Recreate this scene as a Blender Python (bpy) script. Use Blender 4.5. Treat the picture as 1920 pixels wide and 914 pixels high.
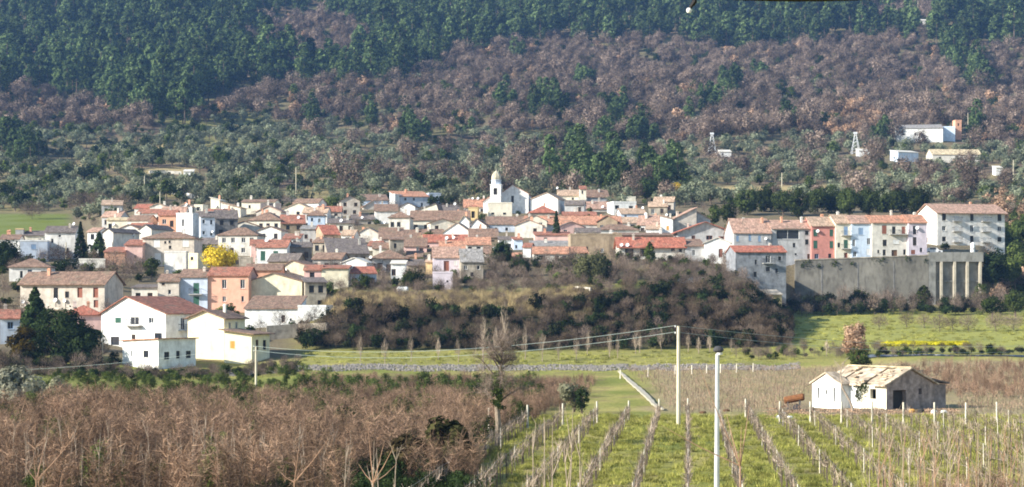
import bpy, math, random
import numpy as np
from mathutils import Vector, Matrix

for o in list(bpy.data.objects): bpy.data.objects.remove(o)
SC = bpy.context.scene
COL = SC.collection
R = math.radians
RNG = np.random.default_rng(11)
random.seed(5)

# ------------------------------------------------------------------ camera, sky, sun
F, CX, YH = 3500.0, 960.0, 576.0          # focal length and horizon in photo pixels (1920 x 914)
cam_d = bpy.data.cameras.new('camera'); cam = bpy.data.objects.new('camera', cam_d); COL.objects.link(cam)
cam.location = (0, 0, 0); cam.rotation_euler = (R(90), 0, 0)
cam_d.sensor_width = 36; cam_d.lens = 36*F/1920; cam_d.shift_y = (YH-457)/1920
cam_d.clip_start = 0.5; cam_d.clip_end = 6000
SC.camera = cam

SUN_DIR = Vector((-0.92, -0.39, 0.0)).normalized(); SUN_EL = R(26)
sun_vec = Vector((SUN_DIR.x*math.cos(SUN_EL), SUN_DIR.y*math.cos(SUN_EL), math.sin(SUN_EL)))
world = bpy.data.worlds.new('World'); SC.world = world; world.use_nodes = True
wn = world.node_tree.nodes; wl = world.node_tree.links
sky = wn.new('ShaderNodeTexSky'); sky.sky_type = 'NISHITA'; sky.sun_disc = False
sky.sun_elevation = SUN_EL; sky.sun_rotation = math.atan2(SUN_DIR.x, SUN_DIR.y)
sky.air_density = 1.3; sky.dust_density = 0.4; sky.ozone_density = 3.0
wl.new(sky.outputs[0], wn['Background'].inputs[0]); wn['Background'].inputs[1].default_value = 0.10
sd = bpy.data.lights.new('sun', 'SUN'); so = bpy.data.objects.new('sun', sd); COL.objects.link(so)
sd.energy = 5.0; sd.angle = R(0.5); sd.color = (1.0, 0.945, 0.84)
so.rotation_euler = sun_vec.to_track_quat('Z', 'Y').to_euler(); so.location = (-40, -40, 60)
SC.view_settings.view_transform = 'Standard'; SC.view_settings.look = 'None'
SC.view_settings.gamma = 1; SC.view_settings.use_curve_mapping = False
SC.view_settings.exposure = 0.92
SC.render.engine = 'CYCLES'
try:
    SC.cycles.max_bounces = 5; SC.cycles.diffuse_bounces = 3; SC.cycles.volume_bounces = 1
    SC.cycles.transparent_max_bounces = 4; SC.cycles.filter_width = 1.85; SC.cycles.use_adaptive_sampling = True
except Exception: pass

# ------------------------------------------------------------------ helpers
def srgb(*c):
    c = [x/255 for x in c]
    return tuple((x/12.92 if x <= .04045 else ((x+.055)/1.055)**2.4) for x in c)

MATS = {}
def mat(name, col, var=0.25, scale=1.0, rough=0.9, kind='noise', col2=None, metal=0.0):
    """noise: mottled surface; wall: stained plaster; roof: tiled; leaf: per-leaf and per-plant variation"""
    if name in MATS: return MATS[name]
    m = bpy.data.materials.new(name); m.use_nodes = True; nt = m.node_tree; n = nt.nodes; L = nt.links
    n.clear(); out = n.new('ShaderNodeOutputMaterial')
    c1 = tuple(max(0, x*(1-var)) for x in col[:3]) + (1,)
    c2 = (tuple(col2)+(1,)) if col2 else tuple(min(1, x*(1+var)) for x in col[:3]) + (1,)
    if kind == 'leaf':
        bs = n.new('ShaderNodeBsdfDiffuse'); geo = n.new('ShaderNodeNewGeometry'); oi = n.new('ShaderNodeObjectInfo')
        mix = n.new('ShaderNodeMix'); mix.data_type = 'RGBA'; mix.inputs['A'].default_value = c1; mix.inputs['B'].default_value = c2
        L.new(geo.outputs['Random Per Island'], mix.inputs['Factor'])
        ma = n.new('ShaderNodeMapRange'); ma.inputs['To Min'].default_value = 0.5; ma.inputs['To Max'].default_value = 1.5
        L.new(oi.outputs['Random'], ma.inputs['Value'])
        mul = n.new('ShaderNodeVectorMath'); mul.operation = 'SCALE'
        L.new(mix.outputs['Result'], mul.inputs[0]); L.new(ma.outputs[0], mul.inputs['Scale'])
        L.new(mul.outputs[0], bs.inputs['Color'])
        if rough < 0.9:   # thin leaves pass some light
            tr = n.new('ShaderNodeBsdfTranslucent'); L.new(mul.outputs[0], tr.inputs['Color'])
            mx = n.new('ShaderNodeMixShader'); mx.inputs[0].default_value = 0.3
            L.new(bs.outputs[0], mx.inputs[1]); L.new(tr.outputs[0], mx.inputs[2]); L.new(mx.outputs[0], out.inputs[0])
        else: L.new(bs.outputs[0], out.inputs[0])
        MATS[name] = m; return m
    bs = n.new('ShaderNodeBsdfPrincipled'); bs.inputs['Roughness'].default_value = rough; bs.inputs['Metallic'].default_value = metal
    bs.inputs['Specular IOR Level'].default_value = 0.25
    L.new(bs.outputs[0], out.inputs[0])
    tc = n.new('ShaderNodeTexCoord'); oi = n.new('ShaderNodeObjectInfo')
    mp = n.new('ShaderNodeMapping'); L.new(tc.outputs['Object'], mp.inputs[0])
    rv = n.new('ShaderNodeVectorMath'); rv.operation = 'SCALE'; rv.inputs[0].default_value = (37, 91, 13)
    L.new(oi.outputs['Random'], rv.inputs['Scale']); L.new(rv.outputs[0], mp.inputs['Location'])
    nz = n.new('ShaderNodeTexNoise'); nz.inputs['Scale'].default_value = scale; nz.inputs['Detail'].default_value = 6; nz.inputs['Roughness'].default_value = 0.65
    L.new(mp.outputs[0], nz.inputs['Vector'])
    mr = n.new('ShaderNodeMapRange'); mr.inputs['From Min'].default_value = 0.32; mr.inputs['From Max'].default_value = 0.68
    L.new(nz.outputs[0], mr.inputs[0])
    mix = n.new('ShaderNodeMix'); mix.data_type = 'RGBA'; mix.inputs['A'].default_value = c1; mix.inputs['B'].default_value = c2
    L.new(mr.outputs[0], mix.inputs['Factor'])
    res = mix.outputs['Result']; bump_src = nz.outputs[0]
    if kind == 'wall':     # rain streaks running down and damp patches
        m2 = n.new('ShaderNodeMapping'); m2.inputs['Scale'].default_value = (.9, .9, 0.3); L.new(mp.outputs[0], m2.inputs[0])
        n2 = n.new('ShaderNodeTexNoise'); n2.inputs['Scale'].default_value = 1.3; n2.inputs['Detail'].default_value = 5; L.new(m2.outputs[0], n2.inputs['Vector'])
        r2 = n.new('ShaderNodeMapRange'); r2.inputs['From Min'].default_value = 0.5; r2.inputs['From Max'].default_value = 0.72; r2.inputs['To Max'].default_value = min(0.75, var*2.2)
        L.new(n2.outputs[0], r2.inputs[0])
        x2 = n.new('ShaderNodeMix'); x2.data_type = 'RGBA'; x2.inputs['B'].default_value = (col[0]*.42, col[1]*.40, col[2]*.37, 1)
        L.new(r2.outputs[0], x2.inputs['Factor']); L.new(res, x2.inputs['A']); res = x2.outputs['Result']
    if kind == 'roof':     # rows of curved tiles, each row a little different, lichen
        m2 = n.new('ShaderNodeMapping'); m2.inputs['Scale'].default_value = (3.2, 1.1, 1.1); L.new(mp.outputs[0], m2.inputs[0])
        vo = n.new('ShaderNodeTexVoronoi'); vo.inputs['Scale'].default_value = 1.5; L.new(m2.outputs[0], vo.inputs['Vector'])
        sp = n.new('ShaderNodeSeparateColor'); L.new(vo.outputs['Color'], sp.inputs[0])
        r2 = n.new('ShaderNodeMapRange'); r2.inputs['To Min'].default_value = 0.66; r2.inputs['To Max'].default_value = 1.3; L.new(sp.outputs[0], r2.inputs[0])
        sc = n.new('ShaderNodeVectorMath'); sc.operation = 'SCALE'; L.new(res, sc.inputs[0]); L.new(r2.outputs[0], sc.inputs['Scale']); res = sc.outputs[0]
        n3 = n.new('ShaderNodeTexNoise'); n3.inputs['Scale'].default_value = 0.7; n3.inputs['Detail'].default_value = 7; L.new(mp.outputs[0], n3.inputs['Vector'])
        r3 = n.new('ShaderNodeMapRange'); r3.inputs['From Min'].default_value = 0.54; r3.inputs['From Max'].default_value = 0.7; r3.inputs['To Max'].default_value = 0.6; L.new(n3.outputs[0], r3.inputs[0])
        x3 = n.new('ShaderNodeMix'); x3.data_type = 'RGBA'; x3.inputs['B'].default_value = (0.20, 0.17, 0.12, 1)
        L.new(r3.outputs[0], x3.inputs['Factor']); L.new(res, x3.inputs['A']); res = x3.outputs['Result']
        bump_src = vo.outputs['Distance']
    L.new(res, bs.inputs['Base Color'])
    bp = n.new('ShaderNodeBump'); bp.inputs['Strength'].default_value = 0.5 if kind == 'roof' else 0.3; bp.inputs['Distance'].default_value = 0.06
    L.new(bump_src, bp.inputs['Height']); L.new(bp.outputs[0], bs.inputs['Normal'])
    MATS[name] = m; return m

def tag(o, label=None, cat=None, group=None, kind=None):
    if label: o['label'] = label
    if cat: o['category'] = cat
    if group: o['group'] = group
    if kind: o['kind'] = kind
    return o
def empty(name, loc, rz=0, label=None, cat=None, group=None):
    o = bpy.data.objects.new(name, None); COL.objects.link(o); o.location = loc; o.rotation_euler = (0, 0, rz); o.empty_display_size = 0.3
    return tag(o, label, cat, group)

class MB:
    def __init__(s): s.v = []; s.f = []; s.m = []
    def poly(s, pts, m=0):
        b = len(s.v); s.v += [tuple(p) for p in pts]; s.f.append(tuple(range(b, b+len(pts)))); s.m.append(m)
    def box(s, x0, x1, y0, y1, z0, z1, m=0, T=None):
        p = [(x0,y0,z0),(x1,y0,z0),(x1,y1,z0),(x0,y1,z0),(x0,y0,z1),(x1,y0,z1),(x1,y1,z1),(x0,y1,z1)]
        if T: p = [tuple(T(*q)) for q in p]
        b = len(s.v); s.v += p
        for f in ((0,3,2,1),(4,5,6,7),(0,1,5,4),(1,2,6,5),(2,3,7,6),(3,0,4,7)): s.f.append(tuple(b+i for i in f)); s.m.append(m)
    def prism(s, prof, p0, ex, m=0):
        """closed profile (list of 3d points) extruded by the vector ex"""
        n = len(prof); b = len(s.v); ex = Vector(ex); p0 = Vector(p0)
        s.v += [tuple(p0+Vector(p)) for p in prof] + [tuple(p0+Vector(p)+ex) for p in prof]
        s.f.append(tuple(range(b, b+n))); s.f.append(tuple(range(b+2*n-1, b+n-1, -1))); s.m += [m, m]
        for i in range(n):
            j = (i+1) % n; s.f.append((b+i, b+n+i, b+n+j, b+j)); s.m.append(m)
    def tube(s, pts, rad, sides=6, m=0, cap=True):
        b = len(s.v); n = len(pts); pts = [Vector(p) for p in pts]
        for i, p in enumerate(pts):
            d = (pts[min(i+1, n-1)]-pts[max(i-1, 0)])
            d = d.normalized() if d.length > 1e-9 else Vector((0,0,1))
            a = Vector((1,0,0)) if abs(d.x) < .8 else Vector((0,1,0))
            u = d.cross(a).normalized(); w = d.cross(u)
            r = rad[i] if hasattr(rad, '__len__') else rad
            for k in range(sides):
                t = 2*math.pi*k/sides; s.v.append(tuple(p+u*(math.cos(t)*r)+w*(math.sin(t)*r)))
        for i in range(n-1):
            for k in range(sides):
                k2 = (k+1) % sides
                s.f.append((b+i*sides+k, b+i*sides+k2, b+(i+1)*sides+k2, b+(i+1)*sides+k)); s.m.append(m)
        if cap:
            s.f.append(tuple(b+k for k in range(sides-1, -1, -1))); s.f.append(tuple(b+(n-1)*sides+k for k in range(sides))); s.m += [m, m]
    def lathe(s, prof, c=(0,0,0), sides=10, m=0, R3=None):
        b = len(s.v); c = Vector(c)
        for r, z in prof:
            for k in range(sides):
                t = 2*math.pi*k/sides; p = Vector((math.cos(t)*r, math.sin(t)*r, z))
                if R3: p = R3 @ p
                s.v.append(tuple(c+p))
        for i in range(len(prof)-1):
            for k in range(sides):
                k2 = (k+1) % sides
                s.f.append((b+i*sides+k, b+i*sides+k2, b+(i+1)*sides+k2, b+(i+1)*sides+k)); s.m.append(m)
    def mesh(s, name, mats):
        me = bpy.data.meshes.new(name); me.from_pydata(s.v, [], s.f)
        for m in (mats if isinstance(mats, (list, tuple)) else [mats]): me.materials.append(m)
        if any(s.m): me.polygons.foreach_set('material_index', s.m)
        me.update(); return me
    def build(s, name, mats, parent=None, loc=(0,0,0), rot=(0,0,0), smooth=False):
        me = s.mesh(name, mats)
        if smooth: me.polygons.foreach_set('use_smooth', [True]*len(me.polygons))
        o = bpy.data.objects.new(name, me); COL.objects.link(o); o.parent = parent; o.location = loc; o.rotation_euler = rot
        return o
def np_mesh(name, V, Fa, mats, mi=None):
    me = bpy.data.meshes.new(name); me.from_pydata(V.tolist(), [], Fa.tolist())
    for m in (mats if isinstance(mats, (list, tuple)) else [mats]): me.materials.append(m)
    if mi is not None: me.polygons.foreach_set('material_index', mi)
    me.update(); return me
def link(name, me, parent=None, loc=(0,0,0), rz=0, scale=(1,1,1)):
    o = bpy.data.objects.new(name, me); COL.objects.link(o); o.parent = parent; o.location = loc; o.rotation_euler = (0,0,rz); o.scale = scale
    return o

# ------------------------------------------------------------------ terrain
NEAR = [(20,2186),(60,1113),(95,914),(145,798)]
UP = [(455,462),(480,442),(510,421),(540,401),(580,383),(620,369),(700,338),(850,288),(1000,225),(1200,140),(1500,0),(1800,-130)]
UP0 = [(455,470),(480,456),(510,443),(600,404),(700,365),(850,300),(1000,240),(1200,150),(1500,0),(1800,-130)]
COLS = {
 -300: NEAR+[(190,755),(230,722),(265,705),(300,655),(340,585),(380,525),(430,482)]+UP0,
 0:    NEAR+[(190,755),(230,722),(265,705),(300,655),(340,585),(380,525),(430,482)]+UP0,
 150:  NEAR+[(190,755),(230,724),(265,706),(300,655),(340,588),(380,525),(430,484)]+UP0,
 260:  NEAR+[(190,755),(230,726),(262,712),(275,702),(290,680),(310,650),(340,600),(360,570),(380,540),(405,508),(430,484)]+UP,
 450:  NEAR+[(190,757),(230,728),(262,712),(275,700),(290,684),(310,655),(335,612),(352,585),(380,540),(405,508),(430,483)]+UP,
 560:  NEAR+[(190,760),(230,728),(258,702),(268,692),(278,684),(290,674),(305,662),(318,640),(335,605),(352,582),(380,540),(405,505),(430,482)]+UP,
 650:  NEAR+[(190,762),(230,728),(260,700),(268,692),(276,684),(290,672),(305,660),(315,640),(329,577),(345,562),(360,547),(385,522),(405,502),(430,482)]+UP,
 1000: NEAR+[(190,765),(230,730),(265,700),(274,690),(280,686),(292,674),(308,658),(318,635),(332,577),(345,560),(360,545),(385,520),(405,502),(430,482)]+UP,
 1200: NEAR+[(190,765),(230,728),(265,698),(274,690),(280,684),(292,670),(308,655),(318,632),(345,545),(365,522),(385,508),(405,496),(430,480)]+UP,
 1400: NEAR+[(190,765),(230,728),(265,695),(274,688),(280,680),(292,668),(305,655),(315,640),(330,600),(355,565),(385,535),(405,510),(430,486)]+UP,
 1480: NEAR+[(190,765),(230,728),(265,695),(274,690),(285,672),(300,655),(312,648),(360,620),(400,596),(424,576),(433,570),(436,489),(444,478),(460,466),(480,455)]+UP[2:],
 1600: NEAR+[(190,765),(230,726),(262,695),(275,682),(285,670),(300,655),(312,645),(380,606),(420,580),(433,570),(436,487),(444,477),(460,466),(480,455)]+UP[2:],
 1730: NEAR+[(190,765),(230,726),(262,690),(274,673),(285,664),(300,652),(312,643),(380,605),(420,580),(433,571),(436,478),(444,471),(470,458),(490,447)]+UP[2:],
 1845: NEAR+[(190,765),(230,726),(262,690),(274,673),(285,664),(300,652),(312,643),(380,605),(420,580),(433,573),(436,478),(444,471),(470,460),(490,450)]+UP[2:],
 1880: NEAR+[(190,765),(230,726),(262,690),(275,672),(285,664),(300,652),(312,643),(380,605),(420,583),(445,560),(480,515),(510,465),(540,420),(580,398),(620,378)]+UP[6:],
 2300: NEAR+[(190,765),(230,726),(262,690),(275,672),(285,664),(300,652),(312,643),(380,605),(420,583),(445,560),(480,515),(510,465),(540,425),(580,405),(620,380)]+UP[6:],
}
CXS = np.array(sorted(COLS), float)
DK = np.array(sorted({d for c in COLS.values() for d, _ in c}), float)
ZK = np.stack([np.interp(DK, [d for d, _ in COLS[x]], [(YH-y)/F*d for d, y in COLS[x]]) for x in sorted(COLS)])
def wob(X, Y):
    a = np.sin(X*.031+1.3)*np.sin(Y*.027+.4)+.6*np.sin(X*.071-Y*.043)+.45*np.sin(X*.013+Y*.011+2)*2
    b = np.sin(X*.53+Y*.21)*np.sin(Y*.47-X*.13)+.7*np.sin(X*1.13+.7)*np.sin(Y*.91)
    return a, b
def terr(X, Y):
    X = np.asarray(X, float); Y = np.asarray(Y, float)
    u = np.clip(CX+F*X/np.maximum(Y, 60), CXS[0], CXS[-1]-1e-3)
    d = np.clip(Y, DK[0], DK[-1]-1e-3)
    i = np.clip(np.searchsorted(CXS, u, 'right')-1, 0, len(CXS)-2); j = np.clip(np.searchsorted(DK, d, 'right')-1, 0, len(DK)-2)
    s = (u-CXS[i])/(CXS[i+1]-CXS[i]); t = (d-DK[j])/(DK[j+1]-DK[j])
    z = (ZK[i,j]*(1-s)+ZK[i+1,j]*s)*(1-t)+(ZK[i,j+1]*(1-s)+ZK[i+1,j+1]*s)*t
    a, b = wob(X, Y)
    return z + a*np.clip((Y-640)/300, 0, 1)*2.6 + b*.05
def tz(X, Y): return float(terr(X, Y))
DS = np.concatenate([np.arange(40, 660, .5), np.arange(660, 1800, 3)])
def dist_at(x, y):
    """distance at which the ground is seen at photo pixel (x, y)"""
    Z = terr((x-CX)/F*DS, DS); yp = YH-F*Z/DS
    k = np.argmax(yp <= y); return float(DS[k]) if yp[k] <= y else 1790.0
def ground(x, y, D=None):
    D = D or dist_at(x, y); X = (x-CX)/F*D
    return Vector((X, D, tz(X, D)))
def ray(x, y, D): return Vector(((x-CX)/F*D, D, (YH-y)/F*D))
def pix(X, Y, Z): return CX+F*X/Y, YH-F*Z/Y

def snoise(X, Y, s, seed=0):
    X = X/s; Y = Y/s; t = 0
    for k in range(4):
        c, sn = math.cos(seed+k*1.9), math.sin(seed+k*1.9)
        t = t + np.sin((X*c+Y*sn)*(1+.37*k)+seed*3.1+k)*np.sin((Y*c-X*sn)*(1.1+.29*k)+seed+2*k)
    return t/2.2
def sst(a, b, x): t = np.clip((x-a)/(b-a), 0, 1); return t*t*(3-2*t)
GRASS = np.array([.22,.24,.055]); GRASS2 = np.array([.42,.36,.12]); LITTER = np.array([.15,.105,.065]); STRAW = np.array([.40,.31,.15])
PINK = np.array([.37,.285,.17]); EARTH = np.array([.24,.19,.13]); BANKSHADE = np.array([.05,.045,.025]); HILLG = np.array([.19,.19,.085]); HILLB = np.array([.17,.125,.085])  # the dark bank ground colour carries the deep shade under the thicket
THK = lambda D: np.interp(D, [60,95,124,165,230,262], [560,830,930,1050,1130,1130])   # right edge of the thicket in photo x
def ground_colour(X, Y):
    Z = terr(X, Y); D = np.maximum(Y, 60); px = CX+F*X/D; py = YH-F*Z/D
    n1 = snoise(X, Y, 6, 1); n2 = snoise(X, Y, 1.7, 2); n3 = snoise(X, Y, 22, 3)
    def mixc(c, w, d): return c*(1-w[..., None])+d*w[..., None]
    C = np.broadcast_to(GRASS, X.shape+(3,)).copy()
    C = mixc(C, np.clip(.5+.6*n1+.3*n2, 0, 1), GRASS2)
    C = mixc(C, sst(.35, .8, n2+.4*n3)*.6, LITTER*1.4)
    thick = sst(10, -70, px-THK(D)+25*n1)*sst(262, 250, D)
    C = mixc(C, thick*(.75+.25*np.clip(n1, -1, 1)), LITTER*.8)
    mead = sst(214, 222, D)*sst(262, 255, D)*sst(700, 560, px)
    C = mixc(C, mead*.8, GRASS*1.05)
    pink = sst(166, 178, D+4*n1)*sst(276, 268, D)*sst(1190, 1250, px+20*n1)
    C = mixc(C, pink*(.78+.22*n2), PINK)
    pale = sst(158, 164, D)*sst(200, 190, D)*sst(1440, 1480, px)*sst(1760, 1700, px)
    C = mixc(C, pale*.75, EARTH*.9)
    strip = sst(276, 282, D)*sst(322, 300, D)*sst(500, 560, px)
    C = mixc(C, strip, GRASS*.42+GRASS2*.5+.03*(n1+n2)[..., None]*np.array([1,.7,.2]))
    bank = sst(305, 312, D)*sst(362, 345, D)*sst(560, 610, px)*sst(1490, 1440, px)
    C = mixc(C, bank, BANKSHADE*1.3)
    terrace = sst(327, 331, D)*sst(362, 350, D)*sst(600, 640, px)*sst(1130, 1060, px)
    C = mixc(C, terrace*(.8+.2*n1), STRAW)
    field = sst(284, 296, D)*sst(430, 422, D)*sst(1470, 1500, px+8*n1)
    C = mixc(C, field, GRASS*.80+GRASS2*.36+(.035*n1+.03*n2)[..., None]*np.array([1,.8,.1]))
    vil = sst(352, 372, D)*sst(640, 600, D)*sst(1900, 1840, px)
    vil = np.maximum(vil, sst(285, 300, D)*sst(640, 600, D)*sst(600, 520, px))
    vil = vil*(1-sst(1470, 1490, px)*sst(432, 428, D)); C = mixc(C, vil*.9, EARTH*.75)
    hill = sst(600, 640, D)
    hc = mixc(np.broadcast_to(HILLB, C.shape).copy(), np.clip(.35+.6*n3+.3*n1, 0, 1), HILLG)
    hc = mixc(hc, sst(-.1, .7, n1+.5*n3)*sst(235, 290, py)*.8, STRAW*.75)
    C = mixc(C, hill, hc)
    ol = sst(208, 216, py)*sst(300, 270, py)*sst(290, 340, px)*sst(520, 470, px)*hill
    C = mixc(C, ol*.6, GRASS*.8+STRAW*.25)
    strips = np.zeros_like(px)
    for (ax, ay, bx, by, w) in ((60,306,210,312,6),(270,322,370,322,8),(380,243,480,232,4),(240,292,330,268,3),(1300,355,1600,352,6),(1560,332,1750,338,3),(520,375,640,375,10)):
        tt = np.clip((px-ax)/(bx-ax), 0, 1); dy = np.abs(py-(ay+(by-ay)*tt)); inside = ((px > ax) & (px < bx))
        strips = np.maximum(strips, np.where(inside, sst(w, w*.4, dy), 0))
    C = mixc(C, strips*hill, STRAW*1.15)
    mea = sst(490, 505, D)*sst(612, 600, D)*sst(140, 122, px)
    C = mixc(C, mea, np.array([.17,.20,.05])+.02*n1[..., None])
    return np.clip(C, .01, .9)

def grid(name, us, ys, mats, zoff=0.0):
    U, Yg = np.meshgrid(us, ys); X = (U-CX)/F*np.maximum(Yg, 60); Z = terr(X, Yg)+zoff
    V = np.stack([X, Yg, Z], -1).reshape(-1, 3); nr, nc = X.shape
    a = (np.arange(nr-1)[:, None]*nc+np.arange(nc-1)[None]).reshape(-1)
    Fa = np.stack([a, a+1, a+nc+1, a+nc], 1)
    me = np_mesh(name, V, Fa, mats); me.polygons.foreach_set('use_smooth', [True]*len(Fa))
    return me, X, Yg

def ground_material():
    m = bpy.data.materials.new('earth_and_grass'); m.use_nodes = True; n = m.node_tree.nodes; L = m.node_tree.links
    bs = n['Principled BSDF']; bs.inputs['Roughness'].default_value = 1; bs.inputs['Specular IOR Level'].default_value = 0.1
    at = n.new('ShaderNodeAttribute'); at.attribute_name = 'earth'
    tc = n.new('ShaderNodeTexCoord'); nz = n.new('ShaderNodeTexNoise'); nz.inputs['Scale'].default_value = 2.6; nz.inputs['Detail'].default_value = 9; nz.inputs['Roughness'].default_value = .75
    L.new(tc.outputs['Object'], nz.inputs['Vector'])
    mr = n.new('ShaderNodeMapRange'); mr.inputs['From Min'].default_value = .3; mr.inputs['From Max'].default_value = .7; mr.inputs['To Min'].default_value = .55; mr.inputs['To Max'].default_value = 1.4
    L.new(nz.outputs[0], mr.inputs[0])
    sc = n.new('ShaderNodeVectorMath'); sc.operation = 'SCALE'; L.new(at.outputs['Color'], sc.inputs[0]); L.new(mr.outputs[0], sc.inputs['Scale'])
    L.new(sc.outputs[0], bs.inputs['Base Color'])
    bp = n.new('ShaderNodeBump'); bp.inputs['Strength'].default_value = .8; bp.inputs['Distance'].default_value = .18; L.new(nz.outputs[0], bp.inputs['Height']); L.new(bp.outputs[0], bs.inputs['Normal'])
    return m
rows = np.concatenate([[-80,-40,0,20,40], np.arange(60, 330, 2.2), np.arange(330, 640, 2.8), np.arange(640, 1801, 10)])
gme, GX, GY = grid('ground', np.arange(-420, 2341, 11.0), rows, ground_material())
ca = gme.color_attributes.new('earth', 'FLOAT_COLOR', 'POINT')
gc = ground_colour(GX, GY).reshape(-1, 3); ca.data.foreach_set('color', np.concatenate([gc, np.ones((len(gc), 1))], 1).astype('f').ravel())
tag(link('ground', gme), 'hillside, village slope and vineyard ground', None, None, 'structure')
# ------------------------------------------------------------------ house builder
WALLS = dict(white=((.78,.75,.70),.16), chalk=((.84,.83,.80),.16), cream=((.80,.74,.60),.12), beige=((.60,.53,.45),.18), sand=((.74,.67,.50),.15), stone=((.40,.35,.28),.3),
  grey=((.48,.47,.46),.18), blue=((.55,.61,.70),.12), lblue=((.62,.72,.84),.10), pink=((.75,.50,.44),.12), peach=((.80,.45,.32),.10), red=((.62,.27,.22),.12),  # blues: some are paint, some put a wall's bluish shade into the plaster
  lilac=((.70,.62,.68),.10), brown=((.36,.28,.19),.22), salmon=((.74,.40,.26),.15), yellow=((.88,.78,.54),.10), pale=((.70,.66,.58),.15), ochre=((.66,.50,.26),.15), dark=((.22,.21,.20),.25), slate=((.25,.26,.28),.3))  # slate is plaster darkened to put one house's shade into its colour
ROOFS = dict(brown=(.25,.16,.115), red=(.40,.145,.095), orange=(.49,.245,.155), tan=(.47,.33,.23), dark=(.17,.14,.125), rust=(.35,.15,.10), pinkish=(.43,.27,.20), grey=(.30,.28,.26), straw=(.58,.47,.30))
def wm(k): c, v = WALLS[k]; return mat('plaster_'+k, c, v*1.3, .8, .95, 'wall')
def rm(k): return mat('tiles_'+k, ROOFS[k], .28, 1.1, .95, 'roof')
GLASS = mat('window_glass', (.03,.035,.045), .3, 3, .12)
FRAMES = {'w': mat('white_paint', (.75,.75,.73), .08), 'n': mat('brown_wood', (.16,.09,.05), .3, 4), 'g': mat('green_paint', (.05,.13,.09), .2), 'y': mat('orange_wood', (.62,.32,.08), .2), 'r': mat('russet_wood', (.30,.12,.08), .2), 'k': mat('dark_wood', (.05,.045,.04), .3), 'b': mat('blue_paint', (.25,.36,.52), .15)}
IRON = mat('dark_iron', (.06,.06,.065), .2, 5, .6)
CONC = mat('concrete', (.46,.45,.42), .2, 1.2, .95, 'wall')

def face_map(W, d, face):
    if face == 'F': P, u, n = Vector((-W/2,0,0)), Vector((1,0,0)), Vector((0,1,0))
    elif face == 'R': P, u, n = Vector((W/2,0,0)), Vector((0,1,0)), Vector((-1,0,0))
    elif face == 'L': P, u, n = Vector((-W/2,d,0)), Vector((0,-1,0)), Vector((1,0,0))
    else: P, u, n = Vector((W/2,d,0)), Vector((-1,0,0)), Vector((0,-1,0))
    return lambda a, b, c: P+u*a+n*b+Vector((0,0,c))

def wall_face(mb, T, L, z0, H, ops, m=0, r=.2):
    xs = sorted({0., L}|{max(0,min(L,o[0]+s*o[2]/2)) for o in ops for s in (-1,1)}); zs = sorted({z0, H}|{max(z0,min(H,o[1]+s*o[3]/2)) for o in ops for s in (-1,1)})
    for i in range(len(xs)-1):
        for j in range(len(zs)-1):
            cx, cz = (xs[i]+xs[i+1])/2, (zs[j]+zs[j+1])/2
            if any(abs(cx-o[0]) < o[2]/2 and abs(cz-o[1]) < o[3]/2 for o in ops): continue
            mb.poly([T(xs[i],0,zs[j]), T(xs[i+1],0,zs[j]), T(xs[i+1],0,zs[j+1]), T(xs[i],0,zs[j+1])], m)
    for (cx, cz, w, h, *_) in ops:
        a0, a1, c0, c1 = cx-w/2, cx+w/2, cz-h/2, cz+h/2
        for q in (((a0,c0),(a1,c0)),((a1,c0),(a1,c1)),((a1,c1),(a0,c1)),((a0,c1),(a0,c0))):
            (p, z), (p2, z2) = q; mb.poly([T(p,0,z), T(p2,0,z2), T(p2,r,z2), T(p,r,z)], m)

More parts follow.
